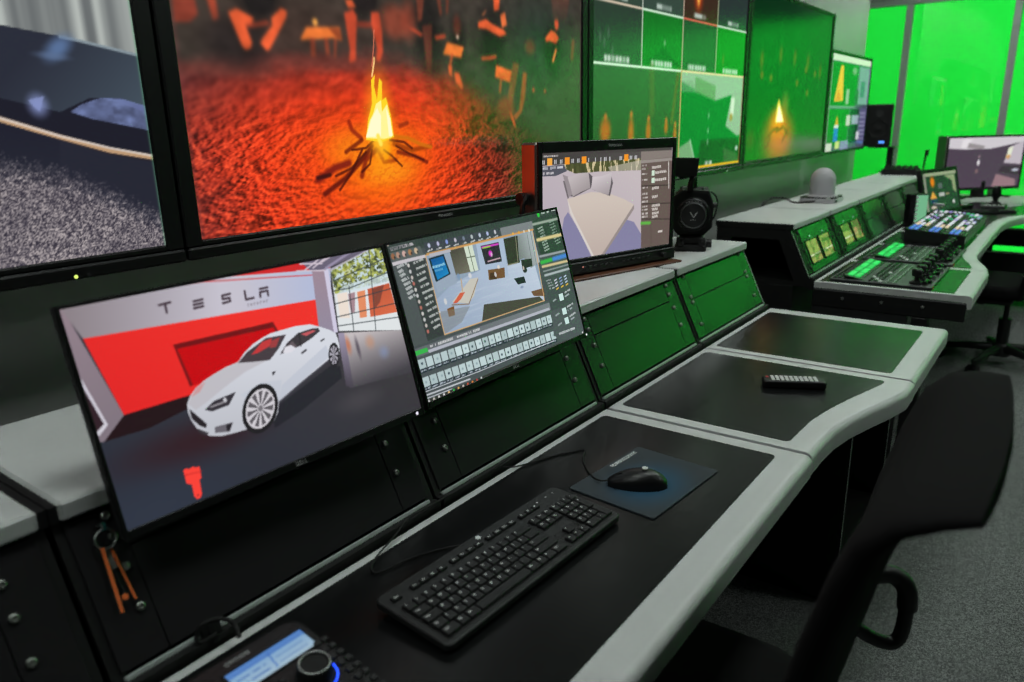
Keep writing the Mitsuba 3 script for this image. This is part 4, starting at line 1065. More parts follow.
def pic_editor():
    c = Pic(520, 300)
    c.c[:] = (70, 76, 80)
    # title strip and toolbar
    c.poly([(-0.015, 1.0019), (-0.0081, 1.037), (1.0145, 1.0396), (0.9995, 0.9395), (-0.005, 0.9369)], (54, 64, 62))
    s = c.inside([(0.1313, 0.998), (1.0094, 1.0169), (1.0064, 0.9698), (0.1286, 0.9602)])
    c.blend(s * (np.sin(c.u * 420) > 0.1), (44, 58, 54))
    c.poly([(0.0087, 0.9826), (0.1189, 0.9855), (0.1251, 0.9676), (0.0139, 0.9623)], (170, 166, 170))
    c.spot([(0.0062, 1.0051)][0], 0.012, 0.014, (206, 180, 170), 0.9, 0.5)
    c.glyphs(*[(0.0113, 0.9725), (0.1072, 0.976)], 0.016, (40, 46, 50), 3)
    c.poly([(0.0072, 0.9519), (0.1522, 0.9533), (0.1588, 0.8863), (0.0125, 0.8846)], (86, 92, 92))
    for i, q in enumerate([(0.0163, 0.9272), (0.0399, 0.9281), (0.0685, 0.9282), (0.0977, 0.9289), (0.1274, 0.9296)]):
        c.spot(q, 0.020, 0.024, [(150, 100, 70), (180, 140, 120), (206, 170, 160), (170, 120, 80), (206, 180, 150)][i], 0.95, 0.4)
        c.spot((q[0] + 0.006, q[1] - 0.008), 0.008, 0.012, (46, 34, 34), 0.9, 0.5)
    c.poly([(0.0049, 0.8933), (0.1654, 0.8941), (0.1665, 0.8741), (0.0052, 0.8713)], (196, 190, 196))
    c.poly([(0.175, 0.9663), (0.5917, 0.953), (0.5986, 0.8966), (0.171, 0.9087)], (58, 62, 72))
    for i in range(9):
        a, b = np.array([(0.196, 0.9439), (0.5687, 0.9336)])
        q = a + (b - a) * i / 8
        c.spot(q, 0.016, 0.020, [(206, 210, 236), (196, 196, 226), (140, 160, 230), (206, 200, 214), (120, 130, 150), (190, 200, 200), (196, 206, 226), (190, 200, 240), (206, 206, 214)][i], 0.9, 0.5)
        c.glyphs((q[0] - 0.014, q[1] - 0.034), (q[0] + 0.014, q[1] - 0.028), 0.010, (214, 214, 214), i)
    c.poly([(0.6044, 0.9533), (0.8184, 0.9518), (0.8174, 0.8832), (0.6031, 0.8881)], (122, 126, 130))
    # viewport
    vp = [(0.1666, 0.8872), (0.8067, 0.886), (0.7742, 0.3524), (0.1598, 0.3661)]
    c.poly(vp, (142, 158, 178))
    c.fade([(0.1613, 0.5961), (0.2609, 0.6659), (0.4284, 0.7044), (0.766, 0.6833), (0.775, 0.356), (0.162, 0.3691)], (150, 166, 190), (186, 198, 216), [(0.1797, 0.4552)], [(0.7276, 0.6042)])
    n = c.noise(12, 120, 51)
    c.blend(c.inside([(0.1613, 0.5961), (0.2609, 0.6659), (0.4284, 0.7044), (0.766, 0.6833), (0.775, 0.356), (0.162, 0.3691)]) * np.clip((n - 0.5) * 1.2, 0, 0.4), (206, 214, 226))
    c.poly([(0.1724, 0.8657), (0.2939, 0.8649), (0.2878, 0.663), (0.1798, 0.6355)], (150, 164, 182))
    c.poly([(0.1772, 0.8642), (0.258, 0.8691), (0.2674, 0.7314), (0.184, 0.707)], (18, 34, 46))
    c.fade([(0.1857, 0.855), (0.2518, 0.8576), (0.2594, 0.7375), (0.1938, 0.7167)], (10, 86, 150), (24, 130, 190), [(0.1898, 0.8372)], [(0.2486, 0.7378)])
    c.glyphs(*[(0.1853, 0.8024), (0.2518, 0.8053)], 0.016, (150, 206, 226), 4, 0.9, 0.9)
    c.glyphs(*[(0.193, 0.7767), (0.2356, 0.7784)], 0.012, (120, 190, 220), 5, 0.8, 0.9)
    c.fade([(0.2914, 0.8926), (0.3802, 0.8905), (0.3825, 0.7094), (0.2932, 0.7157)], (74, 70, 62), (112, 108, 94), [(0.2887, 0.8529)], [(0.3737, 0.7228)])
    c.poly([(0.3715, 0.8896), (0.4203, 0.8894), (0.4201, 0.7072), (0.3737, 0.7089)], (206, 218, 200))
    c.line([(0.396, 0.8894), (0.3962, 0.7082)], 0.006, (86, 96, 80))
    c.line([(0.3686, 0.8076), (0.4202, 0.8055)], 0.006, (86, 96, 80))
    c.poly([(0.4424, 0.883), (0.6077, 0.8795), (0.5844, 0.608), (0.4255, 0.6348)], (168, 184, 206))
    c.poly([(0.4648, 0.8625), (0.5748, 0.8596), (0.5669, 0.7201), (0.4669, 0.7307)], (40, 34, 46))
    c.line([(0.4712, 0.85), (0.5689, 0.8468)], 0.014, (206, 60, 190))
    c.line([(0.4761, 0.845), (0.5183, 0.8434)], 0.010, (150, 206, 70))
    c.spot([(0.5112, 0.7953)][0], 0.03, 0.03, (226, 40, 206), 0.95, 0.6)
    c.spot([(0.5155, 0.7868)][0], 0.012, 0.020, (214, 190, 206), 0.9, 0.5)
    c.line([(0.4854, 0.7461), (0.5602, 0.7477)], 0.010, (190, 160, 170))
    c.poly([(0.4733, 0.6894), (0.573, 0.6743), (0.5612, 0.6051), (0.4648, 0.6209)], (112, 76, 48))
    c.poly([(0.4804, 0.6655), (0.5163, 0.6605), (0.512, 0.6114), (0.4704, 0.6189)], (70, 46, 32))
    c.spot([(0.5382, 0.6894)][0], 0.018, 0.018, (222, 214, 206), 0.95, 0.5)
    c.spot([(0.5098, 0.6447)][0], 0.016, 0.024, (206, 204, 206), 0.95, 0.5)
    c.poly([(0.6092, 0.8718), (0.7012, 0.8724), (0.6755, 0.6779), (0.5977, 0.6845)], (48, 48, 40))
    c.line([(0.6871, 0.8688), (0.663, 0.682), (0.5977, 0.6845)], 0.008, (130, 128, 106))
    c.fade([(0.7005, 0.8689), (0.8051, 0.8787), (0.806, 0.6399), (0.7372, 0.6162), (0.7078, 0.7016), (0.673, 0.6974)], (118, 126, 124), (166, 174, 178), [(0.6821, 0.7695)], [(0.7801, 0.7785)])
    for p in ([(0.7655, 0.8702), (0.7531, 0.6568)], [(0.7909, 0.8748), (0.7779, 0.6258)]):
        c.line(p, 0.006, (90, 98, 100), 0.7)
    c.poly([(0.6856, 0.6935), (0.7554, 0.6828), (0.7501, 0.6272), (0.6813, 0.6272)], (38, 44, 40))
    c.spot([(0.6955, 0.6149)][0], 0.030, 0.024, (26, 26, 28), 0.95, 0.4)
    c.spot([(0.6891, 0.6321)][0], 0.012, 0.022, (206, 190, 180), 0.9, 0.5)
    c.poly([(0.614, 0.5792), (0.6792, 0.5714), (0.6826, 0.5249), (0.6295, 0.529)], (30, 34, 40))
    c.spot([(0.6505, 0.5026)][0], 0.03, 0.014, (112, 128, 160), 0.7, 0.8)
    c.poly([(0.7004, 0.45), (0.7876, 0.4445), (0.7847, 0.3833), (0.7127, 0.411)], (110, 78, 58))
    c.poly([(0.2375, 0.5528), (0.3044, 0.609), (0.3615, 0.6644), (0.4069, 0.6589), (0.3598, 0.5465), (0.3178, 0.5107)], (196, 192, 182))
    c.line([(0.2336, 0.534), (0.3224, 0.5054), (0.4049, 0.6491)], 0.006, (130, 96, 66))
    c.poly([(0.2406, 0.5414), (0.2901, 0.5938), (0.3174, 0.5904), (0.2873, 0.5537), (0.2615, 0.5365)], (206, 80, 54), 0.9)
    c.line([(0.3139, 0.6811), (0.3057, 0.6016)], 0.010, (190, 160, 130))
    c.spot([(0.3662, 0.6871)][0], 0.022, 0.024, (210, 210, 214), 0.95, 0.5)
    c.spot([(0.3042, 0.7017)][0], 0.020, 0.030, (120, 146, 176), 0.9, 0.6)
    c.spot([(0.2057, 0.5687)][0], 0.018, 0.028, (206, 206, 208), 0.95, 0.5)
    c.poly([(0.2036, 0.5191), (0.2424, 0.5237), (0.2357, 0.4652), (0.2032, 0.4654)], (122, 76, 40))
    c.poly([(0.1559, 0.5187), (0.325, 0.4904), (0.2621, 0.4061), (0.162, 0.3691)], (120, 122, 122), 0.5)
    c.poly([(0.4025, 0.4699), (0.7476, 0.3937), (0.7676, 0.355), (0.3674, 0.3605)], (70, 68, 60))
    for a, b in zip(vp, vp[1:] + vp[:1]):
        c.line([a, b], 0.008, (214, 170, 120), 0.9)
    c.line([(0.1757, 0.8942), (0.8115, 0.8885)], 0.012, (206, 150, 84), 0.9)
    for i, q in enumerate([(0.6755, 0.892), (0.7154, 0.8911), (0.7491, 0.8897), (0.7834, 0.8882)]):
        c.spot(q, 0.014, 0.014, [(230, 170, 70), (226, 160, 60), (206, 196, 180), (226, 220, 206)][i], 0.9, 0.4)
    c.poly([(0.1856, 0.8925), (0.2966, 0.8911), (0.298, 0.8717), (0.1864, 0.8712)], (176, 176, 186))
    # left list panel
    c.poly([(0.009, 0.8669), (0.1581, 0.8702), (0.1544, 0.3658), (-0.0013, 0.3634)], (54, 58, 60))
    c.poly([(0.009, 0.8669), (0.066, 0.8673), (0.0717, 0.3579), (-0.0019, 0.3604)], (76, 82, 84))
    a, b = np.array([(0.0251, 0.8535), (0.0498, 0.3486)])
    for i, q in enumerate([(0.021, 0.8567), (0.0239, 0.8242), (0.0259, 0.7983), (0.0272, 0.7694), (0.0314, 0.7425), (0.035, 0.7126), (0.0363, 0.6834), (0.0377, 0.6541)]):
        c.glyphs(q, (q[0] + [0.05, 0.022, 0.024, 0.034, 0.044, 0.036, 0.030, 0.034][i], q[1] + 0.012), 0.016, (196, 200, 200), 20 + i)
    for i in range(12):
        t = i / 11
        q = np.array([(0.0749, 0.8517)][0]) * (1 - t) + np.array([(0.0845, 0.4208)][0]) * t
        c.spot(q, 0.014, 0.017, [(214, 210, 206), (206, 206, 206), (206, 196, 190), (190, 110, 100)][i % 4], 0.9, 0.5)
        c.glyphs((q[0] + 0.026, q[1] + 0.006), (q[0] + 0.026 + [0.05, 0.06, 0.045, 0.04][i % 4], q[1] + 0.018), 0.014, (196, 200, 198), 40 + i)
    # asset browser
    c.poly([(-0.0143, 0.3471), (0.8035, 0.337), (0.8892, -0.0192), (-0.0086, -0.0124)], (74, 80, 84))
    c.fade([(-0.0005, 0.3437), (0.8011, 0.3262), (0.8032, 0.2703), (-0.0017, 0.2895)], (96, 100, 106), (120, 124, 130), [(0.0034, 0.3386)], [(0.8037, 0.3055)])
    c.poly([(0.062, 0.31), (0.793, 0.2902), (0.7956, 0.2695), (0.0629, 0.2899)], (176, 178, 190))
    c.poly([(-0.0006, 0.3308), (0.0604, 0.3272), (0.0625, 0.3), (0.0007, 0.3012)], (56, 176, 74))
    c.glyphs(*[(0.0755, 0.3265), (0.347, 0.32)], 0.016, (206, 206, 208), 60)
    for r, (q0, q1) in enumerate(([(-0.0002, 0.2726), (0.7951, 0.2344)], [(-0.0038, 0.1578), (0.7961, 0.1077)])):
        q0, q1 = np.array(q0), np.array(q1)
        dn = np.array([(-0.0003, 0.2111)][0]) - np.array([(-0.0002, 0.2726)][0])
        n = 21
        for i in range(n):
            a, b = q0 + (q1 - q0) * (i + 0.07) / n, q0 + (q1 - q0) * (i + 0.93) / n
            tone = RNG.integers(-16, 12)
            c.poly([a, b, b + dn, a + dn], (186 + tone, 204 + tone, 206 + tone))
            if RNG.random() < 0.7:
                mid = (a + b + dn) / 2 + RNG.normal(0, 0.002, 2)
                dk = RNG.random() < 0.3
                c.spot(mid, 0.012, 0.012, (50, 64, 76) if dk else (140, 160, 166), 0.9, 0.6)
            e = dn * 0.42
            c.poly([a + dn, b + dn, b + dn + e, a + dn + e], (30, 40, 52))
            c.glyphs(a + dn * 1.2 + (0.002, 0), b + dn * 1.2 - (0.002, 0), 0.011, (176, 186, 196), 70 + i)
    for p, wd in (([(-0.002, 0.0689), (0.2902, 0.0516), (0.7657, 0.0388)], 0.006), ([(-0.0017, 0.0458), (0.228, 0.0288)], 0.010), ([(-0.0008, 0.0256), (0.1264, 0.0163)], 0.006)):
        c.line(p, wd, (206, 210, 216), 0.9)
    c.poly([(-0.0077, 0.0165), (0.9897, 0.0001), (1.0071, -0.0662), (-0.0124, -0.056)], (52, 52, 50))
    for i in range(12):
        q = np.array([(0.0048, 0.004)][0]) * (1 - i / 11) + np.array([(0.2884, 0.0017)][0]) * i / 11
        c.spot(q, 0.012, 0.014, [(206, 206, 206), (206, 200, 196), (214, 214, 214), (222, 222, 222), (226, 190, 130), (40, 190, 70), (226, 170, 90), (206, 196, 190), (206, 80, 60), (230, 130, 60), (206, 60, 60), (206, 214, 214)][i], 0.95, 0.5)
    # right panels
    c.poly([(0.8167, 0.9599), (0.9974, 0.9639), (1.0159, -0.0285), (0.8025, 0.251)], (66, 74, 76))
    c.poly([(0.8008, 0.2595), (1.0476, 0.2493), (1.0195, -0.0134), (0.8892, -0.0192), (0.7804, 0.0714)], (78, 84, 88))
    c.poly([(0.8217, 0.9664), (1.0055, 0.966), (1.0122, 0.6711), (0.8225, 0.6812)], (44, 60, 52))
    c.poly([(0.8163, 1.0058), (1.0077, 1.0093), (1.0083, 0.9613), (0.8201, 0.9591)], (50, 58, 58))
    c.spot([(0.8713, 0.9877)][0], 0.020, 0.024, (40, 196, 60), 0.95, 0.3)
    c.glyphs(*[(0.8953, 0.9914), (0.9513, 0.9942)], 0.014, (190, 206, 196), 61)
    c.glyphs(*[(0.9673, 0.9985), (1.0054, 0.9994)], 0.014, (206, 214, 210), 62, 0.9, 1)
    c.line([(0.8195, 0.9248), (1.0042, 0.9264)], 0.020, (150, 162, 150))
    for i in range(9):
        q = np.array([(0.8316, 0.8833)][0]) * (1 - i / 8) + np.array([(0.8433, 0.7098)][0]) * i / 8
        c.glyphs((q[0] + 0.012, q[1]), (q[0] + 0.05, q[1] + 0.010), 0.012, (166, 184, 172), 80 + i)
        c.glyphs((q[0] + 0.10, q[1] + 0.028), (q[0] + 0.14, q[1] + 0.038), 0.010, (140, 166, 150), 90 + i)
    c.line([(0.8247, 0.8042), (1.0061, 0.7986)], 0.026, (214, 196, 140))
    c.line([(0.8149, 0.6797), (1.0076, 0.6684)], 0.018, (150, 156, 160))
    c.line([(0.8153, 0.633), (0.8887, 0.6331)], 0.030, (56, 176, 70))
    c.line([(0.9035, 0.6324), (1.0072, 0.6322)], 0.034, (70, 130, 206))
    c.line([(0.8151, 0.5997), (1.0124, 0.586)], 0.020, (206, 186, 140))
    c.line([(0.8142, 0.5635), (1.0137, 0.5571)], 0.012, (130, 140, 140))
    c.line([(0.8178, 0.5311), (1.0141, 0.5244)], 0.018, (170, 180, 182))
    for i in range(4):
        for j in range(3):
            q = np.array([(0.8825, 0.4731), (0.9566, 0.4791), (0.8823, 0.4056), (0.9673, 0.4066)])
            p = q[0] + (q[1] - q[0]) * j / 2 + (q[2] - q[0]) * i / 3
            c.line([p - (0.008, 0.003), p + (0.008, 0.003)], 0.010, [(206, 206, 220), (140, 160, 206), (190, 206, 230)][j] if i < 3 else (236, 184, 60))
        c.glyphs(np.array([(0.8157, 0.4889)][0]) + (0.004 * i, -0.022 * i), np.array([(0.8522, 0.4878)][0]) + (0.004 * i, -0.022 * i), 0.011, (176, 186, 186), 100 + i)
    for i, q in enumerate([(0.8961, 0.3326), (0.8938, 0.2212), (0.8954, 0.144)]):
        c.rect(q[0] - 0.016, q[1] - 0.026, q[0] + 0.014, q[1] + 0.026, (200, 226, 222))
        c.glyphs((q[0] + 0.025, q[1] + 0.022), (q[0] + 0.075, q[1] + 0.034), 0.014, (196, 202, 204), 110 + i)
        c.glyphs((q[0] + 0.025, q[1] - 0.006), (q[0] + 0.06, q[1] + 0.004), 0.012, (180, 190, 196), 115 + i)
        c.glyphs((q[0] - 0.07, q[1] - 0.01), (q[0] - 0.04, q[1]), 0.012, (170, 180, 184), 120 + i)
    c.glyphs(*[(0.8175, 0.0703), (0.9399, 0.0636)], 0.018, (206, 210, 214), 130)
    c.spot([(0.9868, 0.0055)][0], 0.010, 0.012, (226, 226, 226), 0.9, 0.4)
    return c


def pic_bed():
    c = Pic(300, 190)
    c.c[:] = (190, 178, 184)
    c.fade([(0, 0), (0.8, 0), (0.8, 0.8), (0, 0.8)], (178, 166, 178), (196, 184, 188), (0.1, 0.1), (0.7, 0.7))
    # the round rug, the bed, the cushions
    c.poly([(0.1934, -0.0324), (0.1426, 0.1508), (0.1355, 0.2937), (0.1498, 0.4036), (0.1782, 0.4553), (0.2661, 0.2522), (0.3582, -0.0191), (0.4356, -0.0056), (0.5899, 0.3358), (0.6895, 0.28), (0.7514, 0.1468), (0.7558, -0.0409)], (132, 128, 162))
    c.fade([(0.1731, 0.5765), (0.2572, 0.5985), (0.3455, 0.6208), (0.4135, 0.6081), (0.5065, 0.5779), (0.6028, 0.5221), (0.6858, 0.4567), (0.6703, 0.4037), (0.4394, 0.0036), (0.3657, -0.0059), (0.2886, 0.2097), (0.1926, 0.4438)], (206, 192, 182), (190, 174, 166), [(0.4142, 0.5364)], [(0.4194, 0.0476)])
    c.poly([(0.6858, 0.4567), (0.6867, 0.4114), (0.4475, -0.0181), (0.4316, -0.0047)], (150, 138, 136))
    c.poly([(0.1731, 0.5765), (0.1926, 0.4438), (0.358, -0.0042), (0.3734, -0.0025), (0.2142, 0.4313)], (214, 206, 200))
    c.poly([(0.1427, 0.7446), (0.1567, 0.7432), (0.1852, 0.5842), (0.1745, 0.581)], (112, 104, 108))
    c.poly([(0.1393, 0.8037), (0.1849, 0.7768), (0.2138, 0.6084), (0.1852, 0.5935), (0.1638, 0.6969)], (150, 140, 144))
    c.poly([(0.3219, 0.81), (0.3593, 0.7601), (0.3452, 0.6585), (0.221, 0.589), (0.1923, 0.6018), (0.3376, 0.6781)], (92, 84, 90))
    c.fade([(0.1743, 0.7778), (0.2491, 0.7936), (0.3263, 0.805), (0.3407, 0.659), (0.2716, 0.6294), (0.2124, 0.5919), (0.1957, 0.6843)], (192, 182, 184), (158, 148, 150), [(0.2062, 0.7656)], [(0.323, 0.6422)])
    c.poly([(0.3528, 0.6454), (0.4911, 0.5652), (0.5128, 0.688), (0.496, 0.7756)], (100, 92, 98))
    c.fade([(0.3541, 0.7606), (0.427, 0.7631), (0.5035, 0.7883), (0.4957, 0.6802), (0.48, 0.5762), (0.4135, 0.6081), (0.3512, 0.6484)], (206, 196, 200), (164, 154, 158), [(0.3893, 0.7572)], [(0.4751, 0.5961)])
    # band of trees behind the wall and the tool bar
    w = c.inside([(0.1497, 0.8568), (0.1497, 0.9017), (0.7333, 0.9204), (0.7362, 0.793), (0.4114, 0.8068), (0.2275, 0.8047)])
    k = c.noise(70, 5, 61)[:, None]
    c.blend(w, np.where(k > 0.56, np.array([206, 190, 150]), np.array([70, 72, 44]) * (0.6 + 1.2 * k)))
    c.poly([(0.4719, 0.844), (0.7339, 0.8911), (0.7362, 0.793), (0.4878, 0.8048)], (206, 196, 186), 0.6)
    c.poly([(-0.013, 0.9447), (-0.0124, 1.0314), (0.9955, 1.0132), (0.997, 0.968), (-0.0062, 0.9703)], (72, 66, 66))
    c.fade([(-0.0128, 0.9751), (0.7403, 0.9733), (0.7418, 0.91), (-0.0067, 0.8918)], (62, 58, 58), (84, 78, 78), [(-0.0064, 0.9442)], [(0.7246, 0.9404)])
    c.poly([(0.732, 0.9738), (0.9969, 0.973), (0.9996, 0.8923), (0.7341, 0.8862)], (134, 122, 118))
    for i in range(18):
        q = np.array([(0.0101, 0.9211)][0]) * (1 - i / 17) + np.array([(0.6922, 0.9212)][0]) * i / 17
        if i in (1, 4, 7, 15):
            c.rect(q[0] - 0.016, q[1] - 0.032, q[0] + 0.020, q[1] + 0.032, (242, 150, 40) if i > 1 else (240, 170, 70))
        else:
            c.glyphs((q[0] - 0.010, q[1]), (q[0] + 0.012, q[1]), 0.034, (196, 196, 200), i)
    c.glyphs(*[(0.0071, 0.9729), (0.1083, 0.9732)], 0.014, (196, 190, 190), 31)
    c.poly([(-0.0034, 0.8828), (0.1497, 0.8927), (0.1707, 0.8325), (0.0943, 0.7944), (-0.0006, 0.7989)], (84, 84, 96))
    c.glyphs(*[(0.0065, 0.8661), (0.1428, 0.8708)], 0.022, (206, 206, 214), 32)
    c.glyphs(*[(0.0062, 0.8203), (0.0806, 0.8243)], 0.022, (196, 190, 196), 33)
    # the property panel
    c.poly([(0.7341, 0.8862), (0.9993, 0.9024), (1.0326, -0.0757), (0.7555, -0.0304)], (102, 86, 82))
    c.poly([(0.7341, 0.8862), (0.9994, 0.8973), (1.0005, 0.8669), (0.7348, 0.8569)], (150, 140, 136))
    for p in ([(0.7483, 0.6336), (0.991, 0.6177)], [(0.7526, 0.4527), (0.9973, 0.4304)], [(0.7563, 0.2999), (1.0029, 0.2616)]):
        c.line(p, 0.010, (60, 50, 50))
    for i in range(12):
        y = 165 + i * 4.6
        q = np.array(dict(zip(range(12), [(0.7435, 0.8366), (0.7443, 0.8022), (0.7455, 0.7528), (0.7469, 0.6934), (0.7488, 0.6137), (0.7502, 0.5535), (0.7512, 0.5133), (0.7522, 0.4729), (0.7534, 0.4223), (0.7541, 0.3918), (0.7551, 0.3511), (0.7558, 0.3204)]))[i])
        c.glyphs(q, (q[0] + 0.05, q[1]), 0.018, (196, 188, 184), 60 + i)
    for i, (q, w2) in enumerate(zip([(0.8282, 0.81), (0.8553, 0.7578), (0.8574, 0.6824), (0.8339, 0.5992), (0.8363, 0.5128), (0.8388, 0.4207), (0.8397, 0.3847), (0.8409, 0.3435), (0.8418, 0.3073)], (0.08, 0.10, 0.10, 0.06, 0.05, 0.07, 0.05, 0.06, 0.05))):
        c.glyphs(q, (q[0] + w2, q[1] + 0.004), 0.026, (214, 206, 200), 75 + i, 0.9, 0.9)
    for q in [(0.8383, 0.7544), (0.8403, 0.679)]:
        c.rect(q[0] - 0.012, q[1] - 0.026, q[0] + 0.014, q[1] + 0.026, (206, 226, 206))
    c.line([(0.9708, 0.8539), (0.9813, 0.5878)], 0.012, (214, 206, 202))
    c.line([(0.7531, 0.2565), (0.8261, 0.2498)], 0.032, (96, 176, 70))
    c.line([(0.8345, 0.2568), (0.8421, -0.0268)], 0.006, (80, 66, 62))
    c.glyphs(*[(0.8989, 0.1469), (0.9391, 0.1453)], 0.020, (214, 206, 200), 90, 0.9, 1)
    c.poly([(0.121, -0.0645), (0.1211, -0.0165), (1.0313, -0.0375), (1.0344, -0.1305)], (30, 26, 28))
    for i, q in enumerate([(0.2081, -0.0162), (0.2302, -0.0162), (0.2524, -0.0161), (0.2748, -0.017), (0.2973, -0.018)]):
        c.spot(q, 0.011, 0.016, [(196, 60, 50), (206, 70, 60), (230, 120, 60), (200, 60, 60), (206, 196, 190)][i], 0.95, 0.4)
    c.spot([(0.9846, -0.0122)][0], 0.018, 0.020, (214, 206, 200), 0.9, 0.5)
    return c


# ---- the row of large wall screens
TVX = [-0.6837, 0.8179, 2.3195, 3.8211]
TV_W, TV_H, TV_Y, TV_Z = 1.428, 0.803, 1.3723, 1.196
tv_pic = [pic_sofa, pic_fire, pic_multiview, pic_fire_small]
tv_label = ['large wall screen at the near end showing a dark blue sofa and a carpet', 'large wall screen showing a campfire burning on sand', 'large wall screen split into a grid of camera pictures', 'large wall screen with a small fire on deep green, reflecting the studio']
for i in range(4):
    M = frame((TVX[i], TV_Y, TV_Z), (1, 0, 0), (0, 0, 1), (0, -1, 0))
    k = thing('wall_screen', tv_label[i], 'screen', 'large screens in a row on the wall')
    part(k, 'housing', slab(M, -0.034, TV_W + 0.034, -0.034, TV_H + 0.022, -0.085, -0.012, 0.004), BLACKM)
    part(k, 'bezel', bezel(M, TV_W, TV_H, 0.034, 0.034, 0.012, 0.022, -0.012, 0.006, 0.003), BLACK)
    part(k, 'lower_bezel', slab(M, -0.034, TV_W + 0.034, -0.036, -0.0122, -0.012, 0.010, 0.004), BLACK, 'glossy strip under the picture')
    part(k, 'wall_bracket', slab(M, TV_W * 0.3, TV_W * 0.7, 0.2, 0.6, -(WALL_Y - TV_Y), -0.085), BLACKM)
    display(k, (TVX[i], TV_Y, TV_Z), (1, 0, 0), (0, 0, 1), TV_W, TV_H, tv_pic[i](), 'mat_screen_gloss', weight=1.0)
    lettering(k, 'Panasonic', M, TV_W / 2, -0.0245, 0.0085, 0.0101, GREYPRINT, label='maker name under the picture')
    if i != 1:
        lamp_dot(k, 'power_light', M[:3, 3] + np.array([1.2548, -0.0103, -0.0305]), (0, -1, 0), 0.0035, (0.8, 1.0, 0.2) if i == 0 else (0.7, 0.9, 0.7), 'small lit power light')
        part(k, 'sensor', put(lathe([(0.0035, 0), (0.0035, 0.001), (0.0, 0.0014)], (1.276, -0.0305, 0.010), 10), M), GREYP)
M = frame((5.385, 1.392, 1.180), (1, 0, 0), (0, 0, 1), (0, -1, 0))
k = thing('wall_monitor', 'smaller wall monitor at the far end of the row with many small windows', 'screen')
part(k, 'housing', slab(M, -0.02, 1.125, -0.02, 0.645, -0.06, -0.004, 0.003), BLACKM)
part(k, 'bezel', bezel(M, 1.105, 0.622, 0.018, 0.018, 0.018, 0.022, -0.004, 0.006, 0.002), BLACK)
part(k, 'wall_bracket', slab(M, 0.35, 0.75, 0.15, 0.45, -(WALL_Y - 1.392), -0.06), BLACKM)
display(k, (5.385, 1.392, 1.180), (1, 0, 0), (0, 0, 1), 1.105, 0.622, pic_windows(), 'mat_screen_gloss', weight=0.3)


# ---- the desktop monitors
def desk_monitor(o, u, v, W, H, pic, label, group, dell_x, light, post_x):
    u, v, n = axes(u, v)
    M = frame(o, u, v, n)
    k = thing('desktop_monitor', label, 'monitor', group)
    l, b, t = 0.0055, 0.0120, 0.0050
    sw, sh = W - 2 * l, H - b - t
    S = M @ tr(l, b, 0)
    part(k, 'housing', put(box((0, 0, -0.016), (W, H, -0.0015), 0.002), M), BLACKM)
    part(k, 'back_bulge', put(box((W * 0.2, H * 0.36, -0.046), (W * 0.8, H * 0.86, -0.0165), 0.012), M), BLACKM)
    part(k, 'bezel', bezel(S, sw, sh, l, l, b, t, -0.0015, 0.002, 0.0008), BLACK)
    display(k, S[:3, 3], u, v, sw, sh, pic, 'mat_screen_matt', weight=0.7)
    lettering(k, 'DELL', M, dell_x, b / 2 + 0.0005, 0.0062, 0.0021, GREYPRINT, label='maker name on the lower bezel')
    if light is not None:
        lamp_dot(k, 'power_light', (M @ np.array([light, b / 2, 0.0023, 1]))[:3], n, 0.0028, (0.9, 0.85, 1.0), 'small lit power light')
    c = (M @ np.array([W / 2, H * 0.60, -0.046, 1]))[:3]
    base = np.array([c[0], 1.13, TOP_Z + 0.0006])
    part(k, 'stand', merge(box(base + (-0.10, -0.07, 0.0), base + (0.10, 0.09, 0.012), 0.003), box(base + (-0.022, -0.012, 0.012), base + (0.022, 0.012, c[2] - base[2] + 0.03), 0.004)), BLACKM)
    part(k, 'stand_arm', tube([c + n * 0.001, base + (0, -0.010, c[2] - base[2])], 0.018, 12), BLACKM)
    return k


desk_monitor([0.3744, 0.8926, 0.9088], (0.998, -0.056, 0.014), (0.001, 0.258, 0.966), 0.5192, 0.303, pic_car(), 'thin monitor at the near end showing a white car before a red wall', 'thin desktop monitors', 0.262, 0.500, 0)
desk_monitor([0.9279, 0.8904, 0.9055], (0.999, -0.034, 0.025), (-0.016, 0.26, 0.965), 0.5299, 0.3093, pic_editor(), 'thin monitor showing a room editor with rows of small pictures', 'thin desktop monitors', 0.262, 0.528, 0)

# ---- the thick broadcast monitor
u, v, n = axes((0.965, -0.263, -0.004), (0.0, 0.0, 1.0))
BROWN = pbr('mat_brown_gloss', (0.10, 0.040, 0.024), 0.25)
HOUSE = pbr('mat_monitor_case', (0.42, 0.40, 0.38), 0.30, metallic=1.0)
o = np.array([1.705, 1.164, 1.026])
M = frame(o, u, v, n)
W, H = 0.531, 0.299
k = thing('broadcast_monitor', 'thick black monitor on the console top showing a bed', 'monitor')
part(k, 'case', merge(slab(M, -0.018, W + 0.018, -0.050, H + 0.028, -0.070, -0.004, 0.006)), HOUSE, 'deep black case', smooth=False)
part(k, 'bezel', bezel(M, W, H, 0.016, 0.016, 0.010, 0.030, -0.004, 0.004, 0.002), BLACK)
part(k, 'control_strip', put(prism_x([(-0.012, 0.006), (-0.048, 0.012), (-0.052, -0.004), (-0.012, -0.004)], -0.018, W + 0.020) if False else box((-0.018, -0.047, -0.004), (W + 0.020, -0.0105, 0.010), 0.003), M), BLACK, 'control strip under the picture')
for i in range(12):
    part(k, 'button', put(cbox((0.15 + i * 0.022 + (0.03 if i > 5 else 0), -0.028, 0.011), (0.012, 0.007, 0.004), 0.001), M), GREYP)
part(k, 'input_knob', put(lathe([(0.008, 0), (0.008, 0.010), (0.007, 0.012), (0, 0.012)], (0.49, -0.028, 0.010), 16), M), GREYP)
